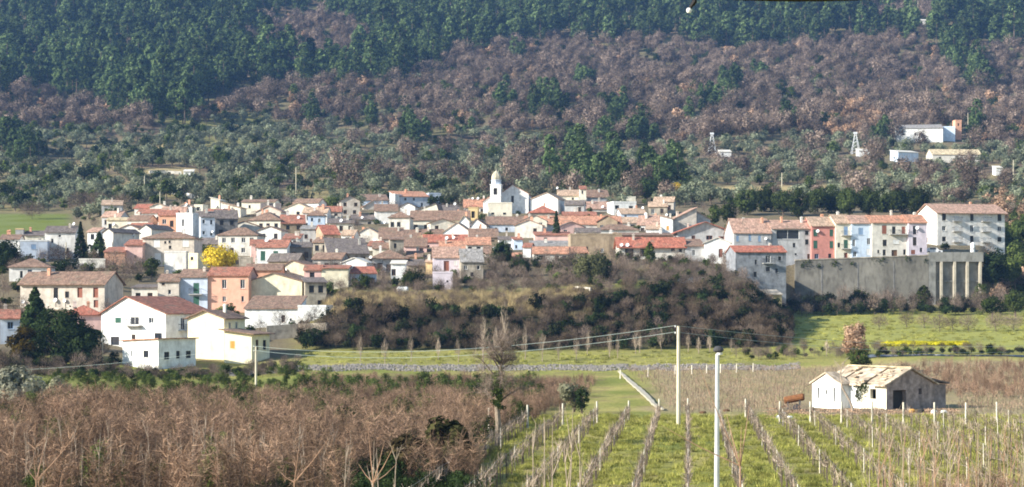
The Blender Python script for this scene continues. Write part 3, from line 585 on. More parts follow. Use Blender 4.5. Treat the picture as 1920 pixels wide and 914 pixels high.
h('white gabled house with russet door above the thicket', 1320.5, 1370, 490, 456, 446, 'f', 'chalk', 'pale', 7, -5, chim=0, D=418, wins=[(1351,475,7,16,'rd')])
h('chalet with wide red gable roof and brown eaves', 1270, 1374, 478, 436, 417, 'f', 'grey', 'red', 10, 4, chim=1, D=444, over=1.0, wins=[(1300,446,7,8,'r'),(1330,446,12,8,'r'),(1354,448,7,9,'rs')])
h('tall beige building with slanted roof and lit end', 1262, 1306, 452, 412, 390, 'r', 'beige', 'pinkish', 9, 6, chim=1, D=474)
h('white front house beside the slanted beige building', 1238, 1261.5, 452, 411, 405, 'l', 'chalk', 'pinkish', 8, -6, chim=1, D=468, wins=[(1252,428,5,8,'yc')])
h('grey half-gable at the back of the slanted building', 1307, 1332, 450, 412, 398, 'l', 'grey', 'tan', 9, 6, chim=0, D=476)
h('low salmon-roofed house beside the slanted beige building', 1195, 1236, 444, 422, 405, 'g', 'white', 'pinkish', 9, -10, chim=2, D=492, auto=(2,1,'k'))
h('small whitewashed house with several dishes', 1211, 1238, 456, 430, 424, 's', 'chalk', 'tan', 6, -6, chim=1, D=466, auto=(2,1,'k'))
h('light blue house with tan roof and small dark window', 1164, 1211, 428, 401, 392, 'g', 'lblue', 'tan', 8, 6, chim=1, D=512, wins=[(1173,408,4,8,'k'),(1201,404,4,6,'k')])
h('white modern house with two dark openings', 1150, 1193, 412, 381, 376, 't', 'chalk', 'grey', 8, 10, chim=0, D=536, wins=[(1157,389,8,7,'ko'),(1183,390,8,7,'ko')])
h('tan box house behind the white modern one', 1166, 1192, 396, 371, 367, 't', 'cream', 'tan', 6, 4, chim=0, D=572)
h('brown-roofed cottage cluster end with cream gable', 1085, 1143, 412, 392, 379, 'g', 'pale', 'pinkish', 9, 4, chim=2, D=548, auto=(3,1,'k'))
h('white gabled house with shaded blue flank near the church', 994, 1046, 410, 374, 362, 'f', 'chalk', 'tan', 9, -18, chim=0, D=540, ridge=.6)
h('cream house with long tan roof behind the white gable', 1047, 1088, 398, 367, 357, 'g', 'cream', 'tan', 8, 2, chim=1, D=566, wins=[(1074,373,4,4,'k')])
h('cream turret with single dark opening', 1087, 1099, 396, 355, 350, 's', 'cream', 'rust', 4, 0, chim=0, D=562, wins=[(1092,361,3,6,'k')])
h('grey house with faded roof next to the turret', 1100, 1142, 398, 370, 357, 'g', 'grey', 'brown', 8, 8, chim=1, D=574, auto=(2,1,'k'))
h('house with fresh red hipped roof beside the monastery', 992, 1045, 420, 400, 386, 'h', 'stone', 'red', 8, 2, chim=1, D=520, auto=(3,1,'k'))
h('brown low roof between monastery and red hip', 1055, 1118, 418, 404, 398, 'g', 'brown', 'rust', 6, 0, chim=2, D=522)
h('beige hip-roofed house with two dishes by the monastery', 1118, 1198, 460, 432, 421, 'h', 'pale', 'brown', 8, 4, chim=1, D=470, auto=(4,1,'k'))
# monastery
h('long monastery-like building with orange roof and pale wall', 986, 1166, 452, 421, 406, 'g', 'white', 'orange', 10, 2, chim=2, D=488, wins=[(1092,430,6,8,'wc'),(1129,429,5,8,'k'),(1060,430,5,8,'k'),(1004,430,5,7,'k'),(1110,431,4,8,'k')])
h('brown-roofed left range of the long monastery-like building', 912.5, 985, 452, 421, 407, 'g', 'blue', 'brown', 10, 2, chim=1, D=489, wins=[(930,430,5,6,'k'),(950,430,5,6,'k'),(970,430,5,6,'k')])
h('small stone house squeezed beside the wide slate-grey roof', 587, 615, 478, 455, 446, 'g', 'stone', 'brown', 7, -14, auto=(2,1,'k'))
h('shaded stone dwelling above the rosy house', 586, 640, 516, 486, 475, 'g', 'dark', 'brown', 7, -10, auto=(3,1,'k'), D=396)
h('tiny white house with tan roof above the slate-grey roof', 640, 664, 462, 441, 432, 'g', 'white', 'tan', 6, -8, auto=(1,1,'k'))
h('little pale house with rust roof above the cream-walled one', 690, 714, 480, 461, 453, 'g', 'pale', 'rust', 6, -8, auto=(1,1,'k'), D=444)
h('shadowy stone house beside the sandy chimney house', 764, 796, 528, 498, 487, 'g', 'stone', 'dark', 7, 8, auto=(2,1,'k'), D=396)
h('beige house with brown roof behind the dark round evergreen', 908, 946, 500, 476, 463, 'g', 'beige', 'brown', 7, 2, auto=(2,1,'k'), D=430)
h('low tan-roofed range behind the beige hip-roofed house', 1148, 1196, 436, 418, 408, 'g', 'pale', 'tan', 6, 4, auto=(2,1,'k'), D=505)
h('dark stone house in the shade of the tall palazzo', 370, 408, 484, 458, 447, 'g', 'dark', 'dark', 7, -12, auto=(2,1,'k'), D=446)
h('low grey sheet-roofed shed below the cypress', 96, 150, 516, 499, 493, 's', 'grey', 'grey', 5, -4, chim=0, auto=(2,1,'k'), D=404)
h('weathered beige house with sagging rust roof mid village', 640, 676, 486, 463, 454, 'g', 'beige', 'rust', 6, -10, auto=(2,1,'k'), D=446)
h('narrow ochre house wedged under the hipped veranda house', 762, 792, 505, 482, 472, 'g', 'ochre', 'brown', 6, 0, auto=(2,1,'n'), D=424)
h('pale low house with brown roof below the grey wide-window one', 560, 588, 482, 462, 455, 'g', 'pale', 'brown', 6, -10, auto=(2,1,'k'), D=452)
# --- small houses packed between the others
def infill():
    rr = random.Random(21); walls = ['beige','pale','stone','cream','white','grey','pink','brown']; roofs = ['brown','rust','tan','pinkish','dark']; combos = [(w, r) for w in walls for r in roofs]; rr.shuffle(combos); n = 0
    word = dict(pale='pale ash', brown='brown', pinkish='rose-brown'); seen = []
    cand = [(x, y) for y in range(406, 520, 11) for x in range(215, 1250, 22)]; rr.shuffle(cand)
    if True:
        for x, y in cand:
            px_ = x+rr.uniform(-8, 8); py_ = y+rr.uniform(-4, 4)
            if py_ > 470 and (px_ < 480 or px_ > 800): continue
            if py_ > 500 and px_ > 740 or (py_ < 432 and 885 < px_ < 1005): continue
            D = dist_at(px_, py_); X = (px_-CX)/F*D; w = rr.uniform(5, 7.5); d = rr.uniform(5, 6.5); R0 = math.hypot(w, d)/2; ok = True
            for root, W, dd, H, HR, rf in HOUSES:
                a = root.rotation_euler.z; hx, hy = root.location.x-math.sin(a)*dd/2, root.location.y+math.cos(a)*dd/2; u = (X-hx)*math.cos(a)+(D+d/2-hy)*math.sin(a); v = -(X-hx)*math.sin(a)+(D+d/2-hy)*math.cos(a)
                if abs(u) < W/2+w/2+.15 and abs(v) < dd/2+d/2+.15: ok = False; break
            k = F/D; hh = rr.uniform(2.7, 4.6); bx = (px_-w/2*k, px_+w/2*k, py_-(hh+1.2)*k, py_)
            for xl, xr, y0, y1, DD in FACADES:      # leave the fronts of the taller houses behind open to view
                if DD > D:
                    y2 = y0+(y1-y0)*.7; ov = max(0, min(bx[1], xr)-max(bx[0], xl))*max(0, min(bx[3], y2)-max(bx[2], y0))
                    if ov > .26*(xr-xl)*(y2-y0): ok = False; break
                elif DD < D and px_ > xl-4 and px_ < xr+4 and bx[2] > y0: ok = False; break      # would stand wholly hidden
            if not ok or n >= 60: continue
            wa, rf_ = combos[n % len(combos)]; rd = rr.choice('ggggfs'); n += 1; kind = dict(g='', f='gable-fronted ', s='lean-to ')[rd]
            lb = '%s %s%s house with %s tiles packed among the old roofs' % ('low' if hh < 3.7 else 'two-floor', kind, word.get(wa, wa), word.get(rf_, rf_))
            o = house(lb, bx[0], bx[1], py_, py_-hh*k, py_-(hh+rr.uniform(1.0, 1.6))*k, rd, wa, rf_, d, rr.uniform(-16, 10), auto=(2, 1 if hh < 3.7 else 2, rr.choice('kwn')), D=D, chim=rr.choice((0, 1, 1)))[0]; seen.append((lb, o))
    for lb, o in seen:
        if sum(q[0] == lb for q in seen) > 1: o['group'] = 'like houses packed among the old roofs'
infill()
# --- row on the terrace wall
h('grey house with tan roof and dormer at the row end', 1376, 1446, 490, 437, 411, 'g', 'grey', 'pinkish', 10, 6, chim=2, wins=[(1383,448,5,11,'bc'),(1406,446,5,12,'bc'),(1424,448,5,11,'bc'),(1395,470,6,9,'k')])
h('grey house with enclosed veranda in the terrace row', 1446.6, 1521, 490, 429, 414, 'g', 'grey', 'pinkish', 9, 6, chim=2, wins=[(1477,440,44,18,'w'),(1489,460,5,8,'k'),(1513,437,7,8,'k'),(1513,454,7,10,'k'),(1516,481,5,9,'nd'),(1492,477,4,4,'k')])
h('brick-red rendered house in the terrace row', 1521.6, 1566, 489, 424, 408, 'g', 'red', 'tan', 9, 6, chim=1, wins=[(1529,437,8,13,'gc'),(1559,437,7,13,'gc'),(1529,459,8,15,'gc'),(1559,459,7,13,'gc'),(1531,481,8,9,'b'),(1556,480,6,8,'k')])
h('cream and yellow narrow house with iron balconies', 1566.6, 1595.5, 488, 419, 404, 'g', 'cream', 'tan', 9, 6, chim=1, wins=[(1586,433,8,16,'bcB'),(1586,458,8,16,'gcB'),(1586,479,7,10,'rd'),(1573,460,5,9,'k')])
h('pale sky-blue narrow house in the terrace row', 1596.1, 1634.5, 487, 419, 405, 'g', 'lblue', 'pinkish', 9, 6, chim=0, wins=[(1614,434,9,13,'bc'),(1629,453,7,12,'w'),(1601,456,6,13,'w'),(1629,473,9,12,'lc'),(1603,477,7,10,'w')])
h('grey-beige house with arched doorways in the terrace row', 1635.1, 1702.5, 486, 418, 405, 'g', 'pale', 'orange', 9, 6, chim=1, wins=[(1658,431,9,16,'rc'),(1676,432,7,14,'kB'),(1694,432,7,14,'rcB'),(1659,456,8,12,'k'),(1680,454,12,8,'wc'),(1647,472,4,6,'k'),(1658,474,6,11,'k'),(1677,475,11,12,'nd'),(1696,473,5,10,'k')])
h('pale lilac end house of the terrace row', 1703.1, 1738, 485, 418, 404, 'g', 'lilac', 'orange', 9, 6, chim=1, wins=[(1715,432,7,16,'k'),(1715,453,7,16,'kc'),(1727,469,5,8,'k'),(1712,473,8,8,'rc')])
apt = h('cream apartment block with orange roof and five window bays', 1757, 1884, 472, 399, 384, 'g', 'white', 'pinkish', 12, 12, chim=1, D=468, over=.9, name='apartment_block', cat='building',
  wins=[(1770+i*26-(2 if i==1 else 0), yy, 8 if i!=2 else 7, 13 if (i==2 or j==0) else 9, 'wcB' if i in (1,3) else ('w' if (i+j)%2 else 'k')) for i in range(5) for j, yy in enumerate((408,429,449))],
  sides=[('L',.5,3.0,.9,1.3,'r')])
h('shaded blue-grey house with red roof on the bank', 1379, 1474, 556, 473, 462, 'g', 'slate', 'red', 8, 8, chim=1, D=398, wins=[(1440,486,10,14,'wB'),(1417,492,4,9,'k'),(1456,508,5,8,'k'),(1440,505,8,8,'k'),(1416,515,6,10,'k'),(1462,485,6,8,'k')])  # shade on this front is put into the dark wall colour
h('ruined ochre shed in the shaded thicket', 1420, 1466, 592, 553, 545, 's', 'ochre', 'stone', 5, 6, chim=0, D=382, wins=[(1435,573,12,16,'ko')])
# --- hillside buildings
h('long white water works building on the wooded slope', 1680, 1768, 268, 241, 235, 's', 'chalk', 'grey', 10, -8, chim=0, wins=[(1694,252,5,4,'k'),(1716,252,4,4,'k')], name='hill_building', cat='building')
h('greenish white wing of the hillside water works', 1768.5, 1791, 266, 240, 236, 't', 'lblue', 'grey', 9, -8, chim=0, name='hill_building', cat='building')
h('brick-coloured square tower beside the hillside water works', 1791.5, 1803, 264, 227, 224, 't', 'salmon', 'grey', 4, 6, chim=0, name='hill_tower', cat='tower', wins=[(1797,234,3,5,'k')])
h('small white hut with grey side below the water works', 1684, 1722, 304, 286, 283, 's', 'lblue', 'pale', 6, 22, chim=0, sides=[('L',.5,2,.8,1,'k')])
h('low sandy barn with rounded scrubby roof on the slope', 1748, 1840, 306, 290, 281, 'g', 'pale', 'straw', 9, 4, chim=0, auto=(3,1,'k'), name='barn', cat='barn')
h('tiny white cabin among olives near the pole', 1867, 1879, 330, 315, 312, 's', 'chalk', 'pale', 4, 4, chim=0, name='cabin', cat='cabin')
h('small white transformer hut beside the bright lattice mast', 1349, 1371, 296, 285, 282, 's', 'chalk', 'pale', 4, 4, chim=0, name='hut', cat='hut', wins=[(1355,290,4,4,'k')])
h('small white hut beside the faint lattice mast', 1610, 1631, 294, 283, 280, 's', 'chalk', 'pale', 4, 6, chim=0, name='hut', cat='hut')
h('white hut at the end of the pale upper lane', 344, 362, 334, 322, 319, 's', 'chalk', 'pale', 5, 4, chim=0, name='hut', cat='hut')
h('grey-white cabin in the clearing above the pine wood', 1722, 1752, 46, 39, 37, 's', 'white', 'pale', 5, 4, chim=0, name='cabin', cat='cabin')

# ------------------------------------------------------------------ church with bell tower
cr, W, d, H, HR = h('white church with plain gabled front and slit window', 939, 991, 408, 364, 347, 'f', 'chalk', 'rust', 16, -4, ridge=.42, chim=0, D=541, name='church', cat='church', wins=[(961,374,5,13,'k')])
h('low white chapel gable against the church tower', 906, 921, 408, 378, 368, 'r', 'chalk', 'rust', 6, -4, chim=0, D=541, name='chapel', cat='chapel')
def bell_tower(label, x0, x1, yb, yt, D, wallk, dome):
    k = D/F; w = (x1-x0)*k; g = ray((x0+x1)/2, yb, D); Hh = (yb-yt)*k
    root = empty('bell_tower', g, R(-8), label, 'tower')
    mb = MB(); T = {f: face_map(w, w, f) for f in 'FRLB'}; op = [(w/2, Hh-1.9, w*.36, 1.9)]
    for f in 'FRLB': wall_face(mb, T[f], w, -3, Hh, op, 0, .35)
    mb.poly([(-w/2,0,Hh),(w/2,0,Hh),(w/2,w,Hh),(-w/2,w,Hh)])
    mb.build('shaft', wm(wallk), root)
    c = MB(); c.box(-w/2-.15, w/2+.15, -.15, w+.15, Hh-.02, Hh+.22); c.box(-w/2-.1, w/2+.1, -.1, w+.1, Hh-3.3, Hh-3.15); c.build('cornice', wm(wallk), root)
    for f in 'FRLB':
        q = MB(); q.box(w/2-w*.18, w/2+w*.18, .36, .4, Hh-2.85, Hh-.95, 0, T[f]); q.build('bell_opening', FRAMES['k'], root)
    if dome:
        q = MB(); q.lathe([(w*.46,Hh+.2),(w*.46,Hh+1.3),(w*.52,Hh+1.35),(w*.52,Hh+1.5),(w*.40,Hh+1.55)], (0,w/2,0), 8)
        q.build('drum', wm('blue'), root)
        q = MB(); q.lathe([(w*.43,Hh+1.5),(w*.46,Hh+2.0),(w*.44,Hh+2.6),(w*.34,Hh+3.3),(w*.17,Hh+3.9),(.06,Hh+4.3),(.05,Hh+4.9),(0,Hh+4.95)], (0,w/2,0), 8)
        q.build('cupola', mat('cupola_tiles', (.58,.52,.38), .25, 2, .8, 'wall'), root)
    else:
        q = MB(); q.poly([(-w/2-.2,-.2,Hh+.22),(w/2+.2,-.2,Hh+.22),(0,w/2,Hh+1.0)]); q.poly([(w/2+.2,-.2,Hh+.22),(w/2+.2,w+.2,Hh+.22),(0,w/2,Hh+1.0)])
        q.poly([(w/2+.2,w+.2,Hh+.22),(-w/2-.2,w+.2,Hh+.22),(0,w/2,Hh+1.0)]); q.poly([(-w/2-.2,w+.2,Hh+.22),(-w/2-.2,-.2,Hh+.22),(0,w/2,Hh+1.0)]); q.build('roof', rm('rust'), root)
bell_tower('white church bell tower with small tiled cupola', 919, 939, 408, 347, 538, 'chalk', True)
bell_tower('squat ochre bell tower with dark arched opening', 878, 896, 430, 390, 520, 'ochre', False)

# ------------------------------------------------------------------ terrace retaining wall with buttresses
WALL_IVY = []
def retaining():
    D = 431.0; k = D/F
    def seg(x0, x1, y0, y1, yb, label):
        a, b = ray(x0, yb, D), ray(x1, yb, D); L = b.x-a.x
        root = empty('retaining_wall', ((a.x+b.x)/2, D, (YH-yb)*k), 0, label, 'wall'); return root, L
    r, L = seg(1491, 1741, 490, 480, 572, 'tall weathered concrete retaining wall below the terrace row')
    hl, hr = (572-489)*k, (572-480)*k
    mb = MB(); n = 12
    mb.prism([(-L/2,0,-4),(L/2,0,-4),(L/2,0,hr),(-L/2,0,hl)], (0,0,0), (0,1.0,0))
    mb.build('wall', mat('stained_concrete', (.21,.195,.165), .45, .16, .95, 'wall'), r)
    for i, t in enumerate((.20, .47, .74)):
        q = MB(); x = -L/2+L*t; q.box(x-.12, x+.12, -.06, -.004, -3, hl+(hr-hl)*t-1); q.build('joint_pilaster', wm('dark'), r)
    q = MB(); q.prism([(-L/2,-.12,hl+.004),(L/2,-.12,hr+.004),(L/2,-.12,hr+.25),(-L/2,-.12,hl+.25)], (0,0,0), (0,1.3,0)); q.build('coping', wm('stone'), r)
    WALL_IVY.append((r, L, hl, hr))
    r, L = seg(1741.5, 1843, 475, 475, 574, 'concrete retaining wall with four pale buttresses under the apartment block')
    Hh = (574-474)*k; m = mat('grey_concrete', (.24,.235,.215), .3, .4, .95, 'wall')
    mb = MB(); mb.box(-L/2, L/2, .9, 1.9, -4, Hh); mb.build('wall', m, r)
    q = MB(); q.box(-L/2-.1, L/2+.1, -.1, .896, Hh-2.1, Hh+.1); q.build('top_beam', m, r)
    q = MB(); q.box(-L/2, -L/2+1.6, -.05, .896, -4, Hh-2.104); q.build('end_pier', m, r)
    for xx in (1765, 1790, 1814, 1838):
        t = -L/2+(xx-1741.5)*k; q = MB(); q.box(t-.26, t+.26, -.25, .895, -4, Hh-2.104); q.build('buttress', mat('pale_concrete', (.48,.43,.34), .2, 1, .9, 'wall'), r)
    q = MB(); q.box(-L/2+1.6, L/2, .55, .894, Hh*.45, Hh*.45+.3); q.build('tie_beam', m, r)
    q = MB()
    for t in np.arange(-L/2, L/2-.1, 1.2): q.box(t, t+.05, .2, .25, Hh+.1, Hh+1.1)
    q.box(-L/2, L/2, .19, .26, Hh+1.1, Hh+1.15); q.build('railing', IRON, r)
retaining()
def low_wall(label, pts, hgt, wallk, th=.4):
    """a masonry wall that follows the ground between photo points"""
    P = [ground(x, y) for x, y in pts]; c = P[0]; root = empty('masonry_wall', c, 0, label, 'wall'); mb = MB()
    for a, b in zip(P[:-1], P[1:]):
        n = max(1, int((b-a).length/6))
        for i in range(n):
            p = a.lerp(b, i/n); q = a.lerp(b, (i+1)/n); p.z = tz(p.x, p.y); q.z = tz(q.x, q.y)
            dv = (q-p); dv.z = 0; nn = Vector((-dv.y, dv.x, 0)).normalized()*th
            A = [p-c+Vector((0,0,-1.5)), q-c+Vector((0,0,-1.5)), q-c+Vector((0,0,hgt)), p-c+Vector((0,0,hgt))]
            mb.prism(A, (0,0,0), nn)
    mb.build('masonry', wm(wallk), root)
low_wall('pale curving roadside wall above the roofs', [(313,362),(330,366),(350,371),(378,376)], 1.5, 'white')
low_wall('whitish terrace wall on the upper lane', [(280,326),(310,327),(340,328)], 1.2, 'pale')
low_wall('low light stone wall above the dark thicket', [(1245,532),(1280,532),(1322,530)], 1.0, 'pale')
low_wall('stone footing wall under the long white house', [(500,638),(560,634),(612,632)], 2.4, 'stone')
low_wall('grey-white low wall lining the thicket terrace', [(1110,548),(1080,545)], .8, 'pale')
# ------------------------------------------------------------------ foliage
def leaves(rng, C, rad, per, size, flat=0.0, quad=False, squash=1.0):
    """clumps of leaf-sized faces: C (n,3) centres, rad clump radius"""
    n = len(C)*per; c = np.repeat(C, per, 0); rr = np.repeat(np.broadcast_to(rad, (len(C),)), per)
    d = rng.normal(size=(n, 3)); d /= np.linalg.norm(d, axis=1)[:, None]
    p = c+d*(rr*rng.random(n)**.45)[:, None]*np.array([1, 1, squash])
    o = p-C.mean(0); o /= np.linalg.norm(o, axis=1)[:, None]+1e-6; nd = d*.65+o*.8+rng.normal(size=(n, 3))*.42; nd /= np.linalg.norm(nd, axis=1)[:, None]+1e-9
    a = np.cross(nd, rng.normal(size=(n, 3))); a /= np.linalg.norm(a, axis=1)[:, None]+1e-9; b = np.cross(nd, a)
    s = size*rng.uniform(.6, 1.4, n)[:, None]
    if quad: V = np.stack([p-a*s*.5, p+b*s*.32, p+a*s*.6, p-b*s*.32], 1).reshape(-1, 3); Fa = np.arange(4*n).reshape(-1, 4)
    else: V = np.stack([p-a*s*.5-b*s*.45, p+a*s*.65, p-a*s*.4+b*s*.5], 1).reshape(-1, 3); Fa = np.arange(3*n).reshape(-1, 3)
    return V, Fa
def twigs(rng, P, Dv, ln, wd):
    """thin tapering twigs from points P in directions Dv"""
    n = len(P); Dv = Dv/(np.linalg.norm(Dv, axis=1)[:, None]+1e-9); b = np.cross(Dv, rng.normal(size=(n, 3))); b /= np.linalg.norm(b, axis=1)[:, None]+1e-9
    L = (ln*rng.uniform(.5, 1.3, n))[:, None]; w = (wd*rng.uniform(.7, 1.3, n))[:, None]
    V = np.stack([P-b*w*.5, P+b*w*.5, P+Dv*L], 1).reshape(-1, 3); return V, np.arange(3*n).reshape(-1, 3)
def ball(rng, n, shell=.35):
    d = rng.normal(size=(n, 3)); d /= np.linalg.norm(d, axis=1)[:, None]; return d*(shell+(1-shell)*rng.random(n)[:, None]**.5)
BARK = mat('bark', (.13,.10,.075), .35, 3); PALEBARK = mat('pale_bark', (.36,.285,.215), .35, 3); REDBARK = mat('reddish_bark', (.36,.22,.145), .3, 3)
LEAF = lambda n, c, v=.4, c2=None: mat('foliage_'+n, c, v, 1, .8, 'leaf', c2)
TWIG = lambda n, c, v=.35, c2=None: mat('twigs_'+n, c, v, 1, .95, 'leaf', c2)
L_PINE = LEAF('pine', (.046,.086,.036), .5, (.155,.215,.082)); L_BANKSHADE = LEAF('black', (.014,.020,.011), .4, (.045,.055,.024)); T_BANKSHADE = TWIG('dark', (.07,.052,.038), .35, (.20,.145,.10)); L_DARK = LEAF('dark', (.022,.042,.018), .4, (.055,.08,.028)); L_OLIVE = LEAF('olive', (.14,.165,.095), .35, (.31,.33,.22))  # near-black ivy and dark brush twigs have the bank's deep shade put in
L_GREEN = LEAF('green', (.06,.09,.025), .4, (.13,.16,.045)); L_YEL = LEAF('mimosa', (.58,.42,.03), .4, (.86,.68,.08)); L_RUSS = LEAF('russet', (.34,.205,.125), .3, (.58,.40,.27)); L_IVY = LEAF('ivy', (.04,.065,.02), .4, (.10,.13,.035))
L_SILV = LEAF('silver', (.34,.34,.24), .3, (.52,.50,.36)); L_STRAW = LEAF('straw', (.33,.25,.125), .3, (.54,.43,.24)); L_GRASS = LEAF('grass', (.27,.30,.06), .3, (.50,.46,.14))
T_HILL = TWIG('hill', (.128,.097,.077), .35, (.285,.215,.17)); T_BRUSH = TWIG('brush', (.155,.092,.06), .35, (.46,.305,.205)); T_POPL = TWIG('poplar', (.34,.26,.19), .3, (.52,.42,.33)); T_VINE = TWIG('vine', (.23,.17,.13), .35, (.46,.36,.28))
T_PINK = TWIG('pink', (.27,.175,.12), .35, (.46,.32,.23))

def merge(parts):
    V, Fa, M, b = [], [], [], 0
    for (v, f, m) in parts:
        V.append(v); Fa += (f+b).tolist(); M += [m]*len(f); b += len(v)
    return np.concatenate(V), Fa, M
def mb_np(mb): return mb.v, mb.f
def make(name, mb, parts, mats):
    """trunk MB (material 0) plus numpy parts with their material index, joined in one mesh"""
    V = [np.array(mb.v, float)] if mb and mb.v else []; Fa = [list(f) for f in mb.f] if mb else []; M = [0]*len(Fa); b = len(mb.v) if mb else 0
    for v, f, m in parts: V.append(v); Fa += (f+b).tolist(); M += [m]*len(f); b += len(v)
    me = bpy.data.meshes.new(name); me.from_pydata(np.concatenate(V).tolist(), [], Fa)
    for m in mats: me.materials.append(m)
    me.polygons.foreach_set('material_index', M); me.update(); return me

def limbs(rng, h, n, spread, r0, up=.6, h0=.35, sides=5):
    mb = MB(); pts = [Vector((0,0,-.6))]; x = y = 0; tips = []
    for i in range(1, 6): x += rng.normal()*.02*h; y += rng.normal()*.02*h; pts.append(Vector((x, y, h*.8*i/5)))
    mb.tube(pts, [r0*(1-.15*i) for i in range(6)], sides)
    for k in range(n):
        t = h0+(1-h0)*.75*(k+rng.random())/n; i = min(4, int(t*5)); p = pts[i].lerp(pts[i+1], t*5-i); a = rng.uniform(0, 2*math.pi); L = spread*rng.uniform(.6, 1.05)*(1.15-.5*t)
        q1 = p+Vector((math.cos(a)*L*.5, math.sin(a)*L*.5, L*up*.35)); q2 = p+Vector((math.cos(a+.2)*L, math.sin(a+.2)*L, L*up*(.9+rng.random()*.4)))
        mb.tube([p, q1, q2], [r0*.45*(1-t*.5), r0*.28*(1-t*.4), r0*.08], 4); tips += [q1, q2]
    tips.append(pts[-1]); return mb, np.array([tuple(t) for t in tips])

def pine_mesh(seed, h=14, r=3.4, m=L_PINE, n=34, per=30, size=.72, skirt=.16):
    g = np.random.default_rng(seed); mb = MB(); mb.tube([(0,0,-1),(0,0,h*.5),(.1,0,h*.92)], [.28,.2,.05], 5)
    t = g.random(n)**.8; z = h*(skirt+(.97-skirt)*t); rr = r*np.sqrt(np.clip(1-t**2.6, 0, 1))*g.uniform(.5, 1.0, n); a = g.uniform(0, 6.283, n)
    C = np.stack([np.cos(a)*rr*.8, np.sin(a)*rr*.8, z], 1); v, f = leaves(g, C, r*.40*(1.1-.45*t), per, size, .3, squash=.8)
    return make('pine_tree', mb, [(v, f, 1)], [BARK, m])
def bare_mesh(seed, h=7, r=2.8, m=T_HILL, n=520, ln=1.2, wd=.10, bark=BARK, nl=9, up=.8, tufts=0):
    g = np.random.default_rng(seed); mb, tips = limbs(g, h, nl, r, .13*h/7, up, .22)
    P = ball(g, n, .15)*np.array([r, r, h*.40])+np.array([0, 0, h*.60]); Dv = (P-np.array([0, 0, h*.25]))+g.normal(size=(n, 3))*r*.45
    v, f = twigs(g, P-Dv/np.linalg.norm(Dv, axis=1)[:, None]*ln*.4, Dv, ln, wd)
    parts = [(v, f, 1)]
    if tufts:
        C = ball(g, 16, .4)*np.array([r*.72, r*.72, h*.30])+np.array([0, 0, h*.62]); v2, f2 = leaves(g, C, r*.42, tufts, .36, 0); parts.append((v2, f2, 1))
    return make('bare_tree', mb, parts, [bark, m])
def bush_mesh(seed, h=3, r=1.8, m=L_OLIVE, n=14, per=26, size=.42, nm='olive_tree', trunk=True):
    g = np.random.default_rng(seed); mb = MB()
    if trunk: mb.tube([(0,0,-.5),(.1,0,h*.3),(0,.1,h*.6)], [.2,.15,.06], 5)
    C = ball(g, n, .3)*np.array([r*.75, r*.75, h*.34])+np.array([0, 0, h*.58]); v, f = leaves(g, C, r*.42, per, size, 0, squash=.85)
    return make(nm, mb, [(v, f, 1)], [BARK, m])

def scatter(name, protos, P, rot, scl, idx, label, cat, kind='stuff'):
    """one object whose points carry copies of the given plants"""
    me = bpy.data.meshes.new(name); me.from_pydata(np.asarray(P).tolist(), [], [])
    n = len(P); A = me.attributes
    a = A.new('plant_rotation', 'FLOAT_VECTOR', 'POINT'); a.data.foreach_set('vector', np.stack([np.zeros(n), np.zeros(n), rot], 1).astype('f').ravel())
    a = A.new('plant_scale', 'FLOAT_VECTOR', 'POINT'); s = np.asarray(scl, float); s = np.repeat(s[:, None], 3, 1) if s.ndim == 1 else s; a.data.foreach_set('vector', s.astype('f').ravel())
    a = A.new('plant_index', 'INT', 'POINT'); a.data.foreach_set('value', np.asarray(idx, 'i'))
    o = link(name, me); me.materials.append(protos[0].data.materials[-1])
    ng = bpy.data.node_groups.new(name, 'GeometryNodeTree'); ng.interface.new_socket('Geometry', in_out='INPUT', socket_type='NodeSocketGeometry'); ng.interface.new_socket('Geometry', in_out='OUTPUT', socket_type='NodeSocketGeometry')
    N = ng.nodes; L = ng.links; gi = N.new('NodeGroupInput'); go = N.new('NodeGroupOutput'); ip = N.new('GeometryNodeInstanceOnPoints'); jn = N.new('GeometryNodeJoinGeometry')
    for p in protos:
        oi = N.new('GeometryNodeObjectInfo'); oi.inputs['Object'].default_value = p; oi.inputs['As Instance'].default_value = True; L.new(oi.outputs['Geometry'], jn.inputs[0])
    def attr(nm, ty): q = N.new('GeometryNodeInputNamedAttribute'); q.data_type = ty; q.inputs['Name'].default_value = nm; return q.outputs['Attribute']
    L.new(gi.outputs[0], ip.inputs['Points']); L.new(jn.outputs[0], ip.inputs['Instance']); ip.inputs['Pick Instance'].default_value = True
    L.new(attr('plant_index', 'INT'), ip.inputs['Instance Index']); L.new(attr('plant_rotation', 'FLOAT_VECTOR'), ip.inputs['Rotation']); L.new(attr('plant_scale', 'FLOAT_VECTOR'), ip.inputs['Scale'])
    L.new(ip.outputs[0], go.inputs[0]); md = o.modifiers.new('plants', 'NODES'); md.node_group = ng
    return tag(o, label, cat, None, kind)
def proto(me): return bpy.data.objects.new(me.name+'_pattern', me)      # never linked to the scene: only a pattern for scatter()

